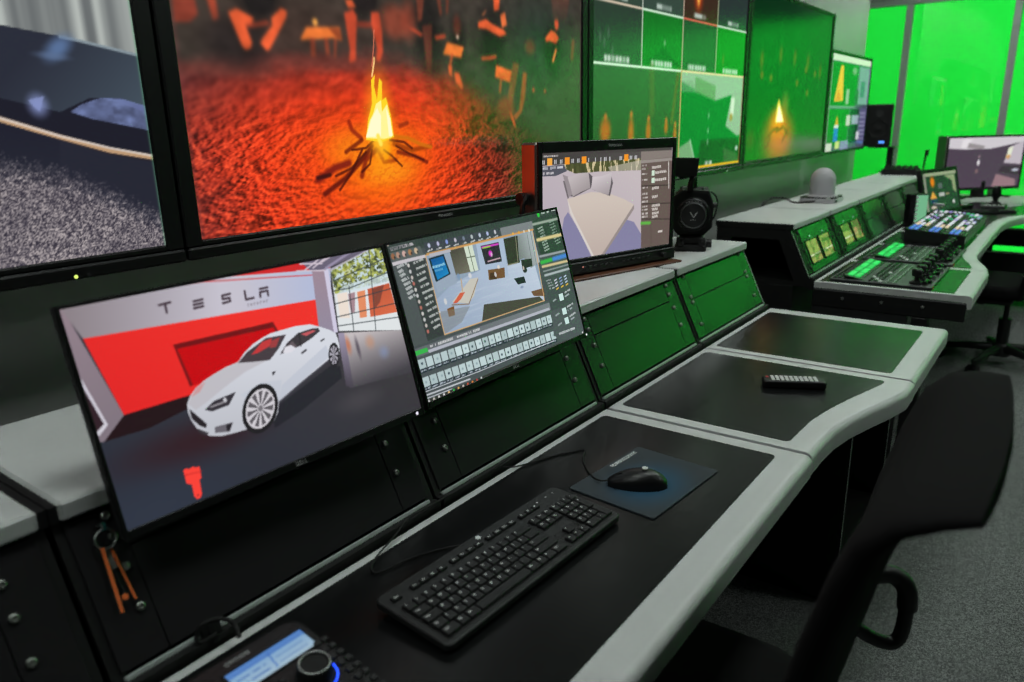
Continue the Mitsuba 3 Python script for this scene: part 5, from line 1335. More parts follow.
lamp_dot(k, 'power_light', (M @ np.array([0.145, -0.026, 0.0108, 1]))[:3], n, 0.003, (0.8, 0.25, 0.2))
part(k, 'foot', put(box((-0.012, -0.0575, -0.10), (W + 0.022, -0.0505, 0.040), 0.003), M), BROWN, 'brown glossy foot plate')
for s in (-0.0245, ):
    part(k, 'carry_handle', put(tube([(s, 0.06, -0.03), (s - 0.022, 0.09, -0.03), (s - 0.024, 0.16, -0.03), (s, 0.19, -0.03)], 0.007, 10, 2), M), BLACK)
    part(k, 'side_knob', put(cyl((-0.018, 0.178, -0.05), (-0.040, 0.178, -0.05), 0.017, 18), M), BLACK)
display(k, o, u, v, W, H, pic_bed(), 'mat_screen_matt', weight=0.5)
lettering(k, 'Panasonic', M, W * 0.52, H + 0.0150, 0.0085, 0.0041, GREYPRINT, label='maker name above the picture')


# ================================================================== things on the near desk
DT = DESK_Z + 0.0006          # top of the black inlay


def rr3(w, d, r, z, n=6):
    return np.array([[x, y, z] for x, y in np.array(rrect(w, d, r, n).exterior.coords)[:-1]])


def cushion(w, d, r, z0, z1, e):
    """A rounded slab: rings of rounded rectangles from z0 to z1 with soft edges e."""
    rings = []
    for a in np.linspace(-90, 0, 5):
        rings.append(rr3(w - 2 * e * (1 - math.cos(math.radians(a))), d - 2 * e * (1 - math.cos(math.radians(a))), r, z0 + e * (1 + math.sin(math.radians(a)))))
    for a in np.linspace(0, 90, 5):
        rings.append(rr3(w - 2 * e * (1 - math.cos(math.radians(a))), d - 2 * e * (1 - math.cos(math.radians(a))), r, z1 - e * (1 - math.sin(math.radians(a)))))
    return loft(rings)


def marks(n, h, seed):
    """A row of small printed marks, as wide as lettering too small to read."""
    rr, x, ms = np.random.default_rng(seed), 0.0, []
    for _ in range(n):
        w = h * rr.uniform(0.5, 0.8)
        if rr.random() < 0.5:
            ms += [box((x, 0, 0), (x + w * 0.25, h, 0.0003)), box((x, h * 0.75, 0), (x + w, h, 0.0003)), box((x + w * 0.75, 0, 0), (x + w, h, 0.0003))]
        else:
            ms += [box((x, 0, 0), (x + w, h * 0.25, 0.0003)), box((x, 0, 0), (x + w * 0.25, h, 0.0003)), box((x, h * 0.75, 0), (x + w, h, 0.0003))]
        x += w + h * 0.25
    m = merge(ms)
    m.apply_translation([-x / 2, -h / 2, 0])
    return m


# ---- keyboard
kx = unit((0.424, -0.0175, 0))
ky = np.array([-kx[1], kx[0], 0])
KW, KD = 0.436, 0.148
tilt = math.radians(4.0)
kyt = ky * math.cos(tilt) + np.array([0, 0, math.sin(tilt)])
KM = frame(np.array([0.608, 0.571, DT + 0.0035]), kx, kyt, np.cross(kx, kyt))
k = thing('keyboard', 'black full size keyboard lying on the long worktop', 'keyboard')
base = cushion(KW, KD, 0.012, 0.0, 0.0125, 0.0035)
base.apply_translation([KW / 2, KD / 2, 0])
part(k, 'base', put(base, KM), GREYP, smooth=40)
part(k, 'key_well', put(merge(box((0.011, 0.010, 0.0118), (0.298, 0.106, 0.01285)), box((0.301, 0.0285, 0.0118), (0.359, 0.104, 0.01285)) if False else box((0.302, 0.068, 0.0118), (0.359, 0.106, 0.01285)),
                              box((0.302, 0.010, 0.0118), (0.359, 0.049, 0.01285)), box((0.3615, 0.010, 0.0118), (0.4265, 0.106, 0.01285))), KM), BLACK)
for sx in (0.05, 0.38):
    part(k, 'foot', put(box((sx, 0.128, -0.010), (sx + 0.03, 0.138, 0.002)), KM), RUBBER)
UP = 0.0186
rows = [  # (row, keys as (width in units, legend))
    [(1, '^'), *[(1, x) for x in '1234567890-='], (2, '<')], [(1.5, 'Tab'), *[(1, x) for x in 'QWERTYUIOP[]'], (1.5, '')],
    [(1.75, 'Cap'), *[(1, x) for x in "ASDFGHJKL;'"], (2.25, 'En')], [(1.25, 'Sh'), (1, '|'), *[(1, x) for x in 'ZXCVBNM,./'], (2.75, 'Sh')],
    [(1.5, 'Ctrl'), (1, 'W'), (1.25, 'Alt'), (6.25, ''), (1.25, 'Alt'), (1, 'W'), (1.25, 'F'), (1.5, 'Ctrl')]]
legends = []
glyph = {}


def legend(s, x, y, h=0.0032):
    if not s:
        return
    if s not in glyph:
        glyph[s] = meshkit.text_mesh(s, 0.0042 if len(s) < 2 else 0.0032, 0.0002, True)
    legends.append(put(glyph[s], tr(x, y, 0.0176)))


def key(x0, x1, y0, y1, s=''):
    m = loft([rr3(x1 - x0, y1 - y0, 0.0016, 0, 2), rr3(x1 - x0 - 0.0004, y1 - y0 - 0.0004, 0.0016, 0.0034, 2), rr3(x1 - x0 - 0.0022, y1 - y0 - 0.0022, 0.0014, 0.0046, 2)])
    part(k, 'key', put(m, KM @ tr((x0 + x1) / 2, (y0 + y1) / 2, 0.0128)), KEYCAP)
    legend(s, x0 + 0.003, y1 - 0.0075)


G = 0.0011
for r, row in enumerate(rows):
    x, y = 0.0125, 0.0115 + (4 - r) * UP
    for wd, s in row:
        key(x + G, x + wd * UP - G, y + G, y + UP - G, s)
        x += wd * UP
for x, s in [(0.0125, 'Esc'), *[(0.0125 + (2 + i + 0.5 * (i // 4)) * UP, f'F{i + 1}') for i in range(12)]]:
    key(x + G, x + UP - G, 0.118, 0.128, s)
    if s == 'Esc':
        continue
for i in range(3):
    key(0.303 + i * UP + G, 0.303 + (i + 1) * UP - G, 0.118, 0.128, 'P')
    for j in range(2):
        key(0.303 + i * UP + G, 0.303 + (i + 1) * UP - G, 0.0685 + j * UP + G, 0.0685 + (j + 1) * UP - G, ['De', 'En', 'Pg', 'In', 'Ho', 'Pg'][i + 3 * j])
    key(0.303 + i * UP + G, 0.303 + (i + 1) * UP - G, 0.0115 + G, 0.0115 + UP - G, '<v>'[i])
key(0.303 + UP + G, 0.303 + 2 * UP - G, 0.0115 + UP + G, 0.0115 + 2 * UP - G, '^')
NP = 0.0160
for c_, r_, h_, w_, s in [(0, 4, 1, 1, 'N'), (1, 4, 1, 1, '/'), (2, 4, 1, 1, '*'), (3, 4, 1, 1, '-'), (0, 3, 1, 1, '7'), (1, 3, 1, 1, '8'), (2, 3, 1, 1, '9'), (3, 2, 2, 1, '+'), (0, 2, 1, 1, '4'), (1, 2, 1, 1, '5'),
                          (2, 2, 1, 1, '6'), (0, 1, 1, 1, '1'), (1, 1, 1, 1, '2'), (2, 1, 1, 1, '3'), (3, 0, 2, 1, ''), (0, 0, 1, 2, '0'), (2, 0, 1, 1, '.')]:
    key(0.3622 + c_ * NP + G, 0.3622 + (c_ + w_) * NP - G, 0.0115 + r_ * UP + G, 0.0115 + (r_ + h_) * UP - G, s)
part(k, 'key_legend', put(merge(legends), KM), PRINT, 'white printed key legends', kind='stuff')
part(k, 'maker_badge', put(lathe([(0.0046, 0), (0.0046, 0.0004), (0, 0.0004)], (0.215, 0.138, 0.0125), 18), KM), PRINT, 'round white maker badge')
lamp_dot(k, 'lock_light', (KM @ np.array([0.366, 0.132, 0.0129, 1]))[:3], KM[:3, 2], 0.0014, (1.2, 1.2, 1.2), 'small lit lock light')
for x in (0.39, 0.41):
    part(k, 'lock_mark', put(box((x, 0.131, 0.0124), (x + 0.004, 0.133, 0.0127)), KM), GREYPRINT)
single('keyboard_cable', tube([(0.834, 0.703, DT + 0.010), (0.832, 0.724, DT + 0.004), (0.79, 0.756, DT + 0.003), (0.74, 0.778, DT + 0.003), (0.702, 0.782, DT + 0.003), (0.683, 0.79, DT + 0.003), (0.690, 0.806, DT + 0.003),
        (0.715, 0.822, DT + 0.004), (0.78, 0.836, 0.741), (0.815, 0.846, 0.752), (0.86, 0.848, 0.747), (0.96, 0.847, 0.746), (1.04, 0.846, 0.747), (1.10, 0.846, 0.750)], 0.0017, 8, 3), RUBBER,
       'thin black keyboard cable that loops over the worktop to the gap behind it', 'cable', smooth=True)

# ---- mouse pad and mouse
px_, py_ = unit((0.247, -0.0215, 0)), unit((0.0215, 0.247, 0))
PM = frame(np.array([1.2095, 0.5905, DT]), px_, py_, (0, 0, 1))
k = thing('mouse_pad', 'thin dark blue grey mouse pad on the long worktop', 'mouse pad')
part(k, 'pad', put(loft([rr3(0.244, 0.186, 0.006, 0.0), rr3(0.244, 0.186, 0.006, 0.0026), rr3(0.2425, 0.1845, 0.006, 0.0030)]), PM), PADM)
part(k, 'white_lettering', put(marks(13, 0.0085, 3), PM @ tr(0.050, 0.0815, 0.0030) @ np.diag([0.92, 1, 1, 1])), PRINT, 'row of small white marks along the rear edge')
MZ = DT + 0.0030
ma = unit((0.056, -0.098, 0))                   # from the nose to the palm end
MM = frame(np.array([1.150, 0.640, MZ]) , ma, (-ma[1], ma[0], 0), (0, 0, 1))
k = thing('computer_mouse', 'black wired mouse on the mouse pad', 'mouse')
rings = []
for t in np.linspace(0, 1, 17):
    w = 0.030 * (math.sin(math.pi * min(1, max(0.02, t * 0.96 + 0.02))) ** 0.38) * (0.86 + 0.18 * t)
    h = 0.036 * (math.sin(math.pi * (0.06 + 0.90 * t)) ** 0.55) * (0.72 + 0.34 * t)
    a = np.arange(24) * 2 * np.pi / 24
    yy, zz = np.cos(a), np.sin(a)
    yy = np.sign(yy) * np.abs(yy) ** 0.8
    zz = np.where(zz > 0, np.abs(zz) ** 0.85, 0.0)
    rings.append(np.stack([np.full(24, t * 0.112), w * yy, 0.0006 + h * zz], 1))
part(k, 'shell', put(loft(rings), MM), BLACK, smooth=50)
part(k, 'button_gap', put(tube([(0.013, 0, 0.0180), (0.020, 0, 0.0218), (0.034, 0, 0.0272), (0.050, 0, 0.0312)], 0.0008, 6), MM), RUBBER)
part(k, 'scroll_wheel', put(cyl((0.026, -0.0035, 0.0175), (0.026, 0.0035, 0.0175), 0.0088, 18), MM), RUBBER)
part(k, 'maker_badge', put(lathe([(0.0055, 0), (0.0055, 0.002), (0, 0.0022)], (0.070, 0.0, 0.0350), 18), MM), PRINT, 'round white maker badge')
nose = (MM @ np.array([0.002, 0, 0.008, 1]))[:3]
single('mouse_cable', tube([nose, nose + (-0.010, 0.014, -0.002), (1.165, 0.688, DT + 0.003), (1.205, 0.727, DT + 0.002), (1.232, 0.745, DT + 0.002), (1.263, 0.757, DT + 0.002), (1.262, 0.764, DT + 0.002), (1.235, 0.776, DT + 0.002),
        (1.215, 0.792, DT + 0.002), (1.16, 0.812, DT + 0.002), (1.10, 0.834, DT + 0.004), (1.07, 0.848, 0.750)], 0.0016, 8, 3), RUBBER, 'thin black mouse cable that bends over the worktop beside the pad', 'cable', smooth=True)

# ---- remote control
ra = unit((0.062, -0.126, 0))
RM = frame(np.array([1.905, 0.516, DT]), ra, (-ra[1], ra[0], 0), (0, 0, 1))
k = thing('remote_control', 'black remote control with pale buttons on the curved worktop', 'remote control')
b = cushion(0.156, 0.046, 0.008, 0.0, 0.021, 0.006)
part(k, 'body', put(b, RM), BLACK, smooth=40)
part(k, 'power_button', put(lathe([(0.004, 0), (0.004, 0.002), (0, 0.0024)], (-0.066, 0.008, 0.021), 12), RM), REDP, 'red power button')
for i in range(10):
    for j in range(3):
        part(k, 'button', put(cbox((-0.053 + i * 0.0118, (j - 1) * 0.0125, 0.0217), (0.0082, 0.0100, 0.003), 0.0008), RM), PRINT, None)

# ---- desk controller with display and jog dial
k = thing('desk_controller', 'black desk controller with a blue display and a round dial at the near end', 'controller')
cx, cy = unit((0.115, -0.003, 0)), unit((0.003, 0.115, 0))
tl = math.radians(7)
cyt = cy * math.cos(tl) + np.array([0, 0, math.sin(tl)])
DM = frame(np.array([0.266, 0.511, DT + 0.012]), cx, cyt, np.cross(cx, cyt))
b = cushion(0.232, 0.248, 0.020, -0.012, 0.012, 0.006)
b.apply_translation([0.116, 0.124, 0])
part(k, 'body', put(b, DM), BLACK, smooth=40)
part(k, 'rear_foot', put(box((0.02, 0.215, -0.040), (0.21, 0.235, -0.010)), DM), RUBBER)
o = (DM @ np.array([0.112, 0.182, 0.0128, 1]))[:3]
pc = Pic(60, 24)
pc.fade([(0, 0), (1, 0), (1, 1), (0, 1)], (168, 194, 212), (122, 168, 214), (0, 0), (0, 1))
pc.rect(0.0, 0.72, 1, 1, (64, 116, 196), 0.7)
for i in range(4):
    pc.glyphs((0.05 + 0.5 * (i // 2), 0.5 - 0.25 * (i % 2)), (0.42 + 0.5 * (i // 2), 0.5 - 0.25 * (i % 2)), 0.10, (90, 130, 186), i)
pc.line([(0.48, 0.1), (0.52, 0.9)], 0.03, (60, 110, 190))
part(k, 'display_frame', put(bezel(np.eye(4), 0.108, 0.037, 0.003, 0.003, 0.003, 0.003, 0.0, 0.0016, 0.0005), DM @ tr(0.112, 0.182, 0.0122)), BLACKM)
display(k, o, DM[:3, 0], DM[:3, 1], 0.108, 0.037, pc, gain=0.85, weight=0.15, label='lit blue display')
part(k, 'lettering', put(marks(7, 0.005, 4), DM @ tr(0.140, 0.233, 0.0121)), GREYPRINT)
DIAL = tr(0.183, 0.141, 0.012) @ np.diag([0.88, 0.88, 0.9, 1])
part(k, 'dial', put(lathe([(0.027, 0), (0.027, 0.004), (0.0245, 0.006), (0.0235, 0.022), (0.022, 0.025), (0.018, 0.0255), (0.0165, 0.0235), (0, 0.0235)], n=32), DM @ DIAL), RUBBER, smooth=40)
part(k, 'dial_ring', put(tube([(0.0205 * math.cos(a), 0.0205 * math.sin(a), 0.0252) for a in np.arange(36) * math.pi / 18], 0.0014, 8, closed=True), DM @ DIAL), STEEL, 'polished ring round the dial', smooth=True)
t0 = np.radians(np.linspace(-70, 40, 16))
arc = [(0.0305 * math.cos(t), 0.0305 * math.sin(t), 0.0022) for t in t0]
part(k, 'light_ring', put(tube(arc, 0.0014, 8), DM @ DIAL), BLACK, 'lit blue arc at the foot of the dial', emit=area((0.03, 0.16, 2.2), 0.05))
for i in range(3):
    for j in range(8):
        part(k, 'key', put(cbox((0.219 - 0.011 * (2 - i) + 0.011, 0.182 - j * 0.0155, 0.0128) if i > 0 else (0.196, 0.108 - j * 0.0125, 0.0128), (0.0085, 0.0085, 0.004), 0.001), DM), GREYP)
for i in range(5):
    part(k, 'key', put(cbox((0.118 + i * 0.009, 0.165, 0.0126), (0.0065, 0.007, 0.003), 0.001), DM), GREYP)
single('controller_cable', tube([(0.455, 0.803, 0.757), (0.462, 0.820, 0.768), (0.452, 0.838, 0.775), (0.430, 0.852, 0.770), (0.425, 0.858, 0.752), (0.425, 0.853, 0.742), (0.45, 0.850, 0.744)], 0.0032, 10, 3), RUBBER,
       'short black cable from the desk controller up to the rack edge', 'cable', smooth=True)
k = thing('cable_clip', 'black cable clip on the bright rack edge above the desk controller', 'clip')
part(k, 'clamp', put(box((0.432, 0.010, 0.003), (0.462, 0.030, 0.012), 0.002), face_frame(0, 0)), BLACK)
part(k, 'tongue', put(box((0.442, 0.0, 0.012), (0.452, 0.030, 0.014), 0.0008), face_frame(0, 0)), BLACK)

# ---- keyring with its orange strap, hung on the console face
k = thing('keyring', 'steel keyring with an orange strap hung beside the white car monitor', 'keyring')
c0 = on_face(0.366, s_of_z(0.900), 0.012)
e1 = unit(np.array([1, 0, 0]))
e2 = np.array([0, SU[0], SU[1]])
t = np.arange(28) * 2 * np.pi / 28
part(k, 'ring', tube([c0 + 0.0125 * (math.cos(a) * e1 + math.sin(a) * e2) for a in t], 0.0014, 8, closed=True), STEEL, 'steel ring', smooth=True)
hook = on_face(0.366, s_of_z(0.917), 0.0)
part(k, 'hook', tube([hook, hook + (0, SN[0] * 0.016, SN[1] * 0.016), hook + (0, SN[0] * 0.016 + SU[0] * -0.006, SN[1] * 0.016 + SU[1] * -0.006)], 0.0014, 8), STEEL)


def strap(p, q, w, th, n):
    d = unit(np.array(q) - p)
    n = unit(np.array(n, float))
    s = np.cross(d, n)
    return put(cbox((0, 0, 0), (w, np.linalg.norm(np.array(q) - p), th), 0.0006), frame((np.array(p) + q) / 2, s, d, np.cross(s, d)))


FN = np.array([0, SN[0], SN[1]])
part(k, 'strap', strap(on_face(0.358, s_of_z(0.892), 0.014), on_face(0.352, s_of_z(0.815), 0.016), 0.0045, 0.0018, FN), ORANGE, 'orange webbing')
part(k, 'strap', strap(on_face(0.369, s_of_z(0.888), 0.009), on_face(0.375, s_of_z(0.8215), 0.008), 0.0035, 0.0018, FN), ORANGE, 'orange webbing')
part(k, 'strap', strap(on_face(0.363, s_of_z(0.888), 0.006), on_face(0.366, s_of_z(0.832), 0.006), 0.0040, 0.0015, FN), BLACKM, 'dark inner webbing')
part(k, 'buckle', put(lathe([(0.004, 0), (0.004, 0.004), (0, 0.004)], n=12), face_frame(0.363, s_of_z(0.830), 0.009)), ORANGE)
part(k, 'key_blade', put(prism(rrect(0.008, 0.026, 0.003), 0.0018), face_frame(0.366, s_of_z(0.876), 0.006)), STEEL, 'steel key')
part(k, 'tag', put(prism(rrect(0.006, 0.010, 0.001), 0.0015), face_frame(0.3685, s_of_z(0.914), 0.012)), TEAL, 'teal tag')

# ================================================================== cine camera on the console top
cn = unit((-0.92, -0.39, 0))
cu = np.array([-cn[1], cn[0], 0])
CM = frame(np.array([2.50, 1.068, TOP_Z]), cu, (0, 0, 1), cn)     # right, up, towards the operator


def cpart(name, m, mat=BLACKM, label=None, smooth=False):
    part(k, name, put(m, CM), mat, label, smooth)


def zaxis(r0, r1, z0, z1, x=0.0, y=0.0, n=36, prof=None):
    return put(lathe(prof or [(r0, z0), (r1, z1), (0, z1)], n=n), tr(x, y, 0))


k = thing('cine_camera', 'black cine camera with a capped lens on the end of the console', 'camera')
cpart('base_plate', box((-0.055, 0.0, -0.09), (0.050, 0.022, 0.085), 0.004))
cpart('riser', box((-0.042, 0.022, -0.08), (0.036, 0.045, 0.060), 0.004))
for sx in (-0.038, 0.034):
    cpart('rod', cyl((sx, 0.030, -0.09), (sx, 0.030, 0.105), 0.0075, 14), BLACK, smooth=40)
    cpart('rod_clamp', box((sx - 0.014, 0.014, 0.055), (sx + 0.014, 0.046, 0.078), 0.004))
cpart('side_knob', cyl((0.050, 0.022, 0.03), (0.068, 0.022, 0.03), 0.015, 18), BLACK, smooth=40)
oct_ = [(-0.070, 0.075), (-0.050, 0.048), (0.040, 0.048), (0.066, 0.075), (0.070, 0.150), (0.052, 0.200), (-0.040, 0.204), (-0.066, 0.180)]
cpart('body', prism(oct_, 0.17, -0.15))
cpart('front_plate', prism([(x * 0.92, 0.125 + (y - 0.125) * 0.92) for x, y in oct_], 0.008, 0.02), BLACK)
cpart('lens_barrel', zaxis(0, 0, 0, 0, 0.002, 0.125, prof=[(0.050, 0.028), (0.050, 0.050), (0.056, 0.052), (0.056, 0.075), (0.052, 0.078), (0.052, 0.092), (0.0, 0.092)]), BLACK, smooth=40)
cpart('focus_ring', merge(*[put(box((0.0555, -0.0016, 0.054), (0.0585, 0.0016, 0.073)), tr(0.002, 0.125, 0) @ rot([0, 0, 1], a)) for a in range(0, 360, 9)]), RUBBER, 'ribbed focus ring')
cpart('lens_cap', zaxis(0, 0, 0, 0, 0.002, 0.125, prof=[(0.046, 0.092), (0.046, 0.101), (0.043, 0.104), (0.0, 0.104)]), BLACKM, 'lens cap', smooth=40)
cpart('cap_rim', tube([(0.002 + 0.041 * math.cos(a), 0.125 + 0.041 * math.sin(a), 0.1040) for a in np.arange(36) * math.pi / 18], 0.0022, 8, closed=True), SURF, 'raised rim of the cap', smooth=True)
for a, b in (((-0.010, 0.012), (0.001, -0.006)), ((0.013, 0.012), (0.001, -0.006))):
    cpart('cap_emblem', tube([(0.002 + a[0], 0.125 + a[1], 0.1045), (0.002 + b[0], 0.125 + b[1], 0.1045)], 0.0017, 8), GREYPRINT, 'pale V emblem')
cpart('cap_lettering', put(marks(5, 0.0040, 5), tr(0.002, 0.111, 0.1040)), GREYPRINT)
cpart('lens_text', merge(*[put(box((-0.0022, 0.047, 0.0918), (0.0022, 0.0495, 0.0924)), tr(0.002, 0.125, 0) @ rot([0, 0, 1], a)) for a in range(-30, 40, 12)]), GREYPRINT, 'small white scale marks')
for x, y in ((-0.045, 0.206), (-0.02, 0.206), (0.03, 0.202)):
    cpart('top_screw', put(lathe([(0.004, 0), (0.004, 0.006), (0, 0.007)], n=10), tr(x, y, -0.02) @ rot([1, 0, 0], -90)), DARKBOLT)
cpart('rosette', cyl((0.070, 0.150, -0.01), (0.080, 0.150, -0.01), 0.010, 12), DARKBOLT)
cpart('top_handle', tube([(0, 0.203, -0.10), (0, 0.245, -0.09), (0, 0.255, -0.05), (0, 0.255, 0.02), (-0.01, 0.232, 0.035), (-0.012, 0.203, 0.035)], 0.011, 12, 2), BLACK, smooth=True)
cpart('monitor_arm', tube([(-0.02, 0.25, -0.02), (-0.045, 0.25, 0.02), (-0.055, 0.262, 0.04)], 0.008, 10), BLACK)
cpart('monitor_hood', put(prism([(-0.095, 0.0), (0.046, 0.004), (0.052, 0.062), (-0.095, 0.066)], 0.05, 0.0), tr(-0.038, 0.250, 0.015)), BLACK, 'small hooded field monitor')
cpart('cable_loop', tube([(0.06, 0.19, -0.08), (0.085, 0.17, -0.06), (0.078, 0.11, -0.05), (0.066, 0.09, -0.06)], 0.003, 8, 2), RUBBER, smooth=True)

# ================================================================== the far group
FT = TOP_Z
k = thing('domed_beacon', 'grey domed camera housing on the first far console tops', 'camera')
DP = np.array([4.27, 1.095, FT])
b = cushion(0.205, 0.185, 0.03, 0.0, 0.024, 0.004)
part(k, 'base', put(b, tr(*DP)), DOMEG, smooth=40)
part(k, 'port', put(box((-0.085, -0.0935, 0.006), (-0.045, -0.090, 0.018)), tr(*DP)), BLACK)
b = cushion(0.200, 0.180, 0.03, 0.024, 0.030, 0.001)
part(k, 'gasket', put(b, tr(*DP)), BLACK)
pr_ = [(0.082, 0.030), (0.080, 0.036), (0.068, 0.037), (0.0655, 0.042), (0.0635, 0.115)] + [(0.0635 * math.cos(a), 0.115 + 0.0635 * math.sin(a)) for a in np.radians(np.arange(12, 91, 13))]
part(k, 'dome', put(lathe(pr_ + [(0, 0.1785)], n=36), tr(*DP)), DOMEG, smooth=40)
for s in (-1, 1):
    part(k, 'clip', put(box((0.098 * s - 0.004, -0.07, 0.006), (0.098 * s + 0.004, -0.05, 0.032), 0.001), tr(*DP)), STEEL)
single('beacon_cable', tube([(4.158, 1.10, FT + 0.012), (4.14, 1.14, FT + 0.006), (4.12, 1.20, FT + 0.004), (4.22, 1.25, FT + 0.008), (4.16, 1.285, FT + 0.026), (4.05, 1.295, FT + 0.030), (3.96, 1.300, FT + 0.018), (3.92, 1.305, FT - 0.02), (3.92, 1.31, 0.80)], 0.0045, 10, 3),
       RUBBER, 'dark cable from the grey dome to the back of the console', 'cable', smooth=True)

for i, lab in ((0, 'panel with two olive lit screens in the first far console bay'), (1, 'panel with an olive and a reddish lit screen in the second far console bay')):
    x0 = FARX[i]
    k = thing('twin_screen_panel', lab, 'screen panel', 'twin screen panels')
    part(k, 'face_plate', put(box((x0 + 0.0815, 0.027, -0.0035), (x0 + 0.5135, SLEN - 0.006, 0.002), 0.001), face_frame(0, 0)), PANEL)
    for j in range(2):
        a = x0 + 0.112 + j * 0.203
        F = face_frame(a, 0.062, 0.002)
        part(k, 'screen_frame', put(bezel(np.eye(4), 0.165, 0.100, 0.008, 0.008, 0.008, 0.008, 0.0, 0.004, 0.001), F), BLACK)
        pc = Pic(34, 22)
        red = i == 1 and j == 1
        pc.c[:] = (168, 128, 92) if red else (150, 158, 84)
        if red:
            pc.spot((0.4, 0.55), 0.25, 0.2, (206, 130, 110), 0.9, 1)
        pc.rect(0, 0.30, 1, 0.36, (236, 236, 206), 0.3 if red else 0.95)
        pc.rect(0, 0.0, 1, 0.29, (150, 140, 80), 0.7)
        for q in np.linspace(0.06, 0.94, 7):
            pc.line([(q, 0.4), (q, 0.95)], 0.02, (120, 130, 66), 0.6)
        display(k, F[:3, 3], F[:3, 0], F[:3, 1], 0.165, 0.100, pc, gain=1.15, weight=0.05)
        lamp_dot(k, 'lamp', (F @ np.array([0.08, 0.118, 0.004, 1]))[:3], F[:3, 2], 0.005, (0.4, 0.8, 0.6))


LIT = (0.02, 0.62, 0.10)


def control_surface(x0, x1, label):
    k = thing('control_surface', label, 'control panel', 'control surfaces on the far desk')
    w = x1 - x0
    part(k, 'body', box((x0, 0.405, DT), (x1, 0.795, DT + 0.008), 0.002), SURF)
    part(k, 'display_wedge', put(prism_x([(0.672, 0), (0.742, 0.0), (0.742, 0.016), (0.672, 0.003)], x0 + 0.02, x1 - 0.02), tr(0, 0, DT + 0.008)), BLACK)
    for i in range(4):
        for j in range(2):
            a, yy = x0 + 0.035 + i * (w - 0.07) / 4, 0.684 + j * 0.027
            z = DT + 0.0125 + (yy + 0.012 - 0.672) / 0.070 * 0.013
            part(k, 'lit_key', put(cbox((0, 0, 0), ((w - 0.07) / 4 - 0.022, 0.021, 0.006), 0.0015), tr(a + (w - 0.07) / 8, yy + 0.012, z) @ rot([1, 0, 0], 10)), BLACK, emit=area(np.array(LIT) * (0.9 + 0.3 * ((i + j) % 2)), 0.02))
    # small keys behind and before the lit block
    small, white = [], []
    for i in range(12):
        for j in range(2):
            small.append(cbox((x0 + 0.03 + i * (w - 0.06) / 11, 0.765 + 0.018 * j - 0.005, DT + 0.010), (0.022, 0.011, 0.006), 0.0015))
        for j in range(3):
            (white if (i * 7 + j * 3) % 5 == 0 and i < 6 else small).append(cbox((x0 + 0.03 + i * (w - 0.06) / 11, 0.600 + 0.020 * j, DT + 0.010), (0.020, 0.012, 0.006), 0.0015))
    part(k, 'key_field', merge(small), BLACK, kind='stuff')
    part(k, 'white_key', merge(white), PRINT, 'pale keys', kind='stuff')
    for yy in (0.545, 0.571):
        part(k, 'fader_slot', box((x0 + 0.02, yy - 0.004, DT + 0.0075), (x1 - 0.02, yy + 0.004, DT + 0.0092)), BLACK)
        part(k, 'fader_rail', box((x0 + 0.02, yy + 0.005, DT + 0.0075), (x1 - 0.02, yy + 0.007, DT + 0.0088)), FRAME)
    n = 5
    for i in range(n):
        a = x0 + 0.055 + i * (w - 0.11) / (n - 1)
        part(k, 'joystick', put(merge(lathe([(0.026, 0), (0.026, 0.006), (0.018, 0.012), (0.010, 0.014), (0.008, 0.030), (0.020, 0.032), (0.021, 0.056), (0.016, 0.062), (0, 0.062)], n=18),
                                      put(cyl((-0.03, 0, 0.012), (0.03, 0, 0.012), 0.008, 10), tr(0.0, -0.034, 0))), tr(a, 0.470, DT + 0.008)), BLACK, smooth=40)
        part(k, 'knob', put(lathe([(0.009, 0), (0.008, 0.014), (0, 0.015)], n=12), tr(a + 0.03, 0.425, DT + 0.008)), STEEL if i % 2 else BLACK, smooth=40)
    lamp_dot(k, 'red_lamp', (x0 + 0.03, 0.4045, DT + 0.004), (0, -1, 0), 0.003, (1.0, 0.05, 0.05))
    return k


control_surface(3.345, 3.860, 'control surface with lit green keys on the first far worktop')
control_surface(3.935, 4.440, 'control surface with lit green keys on the curved far worktop')

# switcher panel
k = thing('switcher_panel', 'wide black video switcher panel with many lit keys', 'switcher')
SX0, SX1, SY0, SY1 = 4.585, 5.62, 0.432, 0.722
part(k, 'body', put(prism_x([(SY0, 0), (SY1, 0), (SY1, 0.075), (SY0, 0.052)], SX0, SX1), tr(0, 0, DT)), BLACK)
part(k, 'face', put(prism_x([(SY0 + 0.006, 0.0526), (SY1 - 0.006, 0.0747), (SY1 - 0.006, 0.0757), (SY0 + 0.006, 0.0536)], SX0 + 0.012, SX1 - 0.012), tr(0, 0, DT)), GREYP)
cols = {'blue': (0.10, 0.24, 0.85), 'cream': (0.95, 0.72, 0.52), 'white': (0.85, 0.85, 0.95), 'violet': (0.40, 0.30, 0.75), 'green': (0.05, 0.55, 0.22), 'dark': None}
keys = {c: [] for c in cols}
r2 = np.random.default_rng(5)
for i in range(16):
    for j in range(11):
        if j in (3, 7) and i < 15:
            continue
        x = SX0 + 0.045 + i * 0.063
        y = SY1 - 0.022 - j * 0.0245
        z = DT + 0.0545 + (y - SY0) / (SY1 - SY0) * 0.023
        if i < 3:
            c = 'blue' if j % 4 != 2 else 'dark'
        elif i < 5:
            c = 'cream' if j % 3 != 1 else 'white'
        elif i < 7:
            c = 'dark' if j % 2 else 'white'
        else:
            c = ['white', 'violet', 'dark', 'white', 'green', 'dark'][int(r2.integers(0, 6))] if not (7 <= j <= 7) else 'green'
        keys[c].append(cbox((x, y, z), (0.046, 0.0165, 0.008), 0.002))
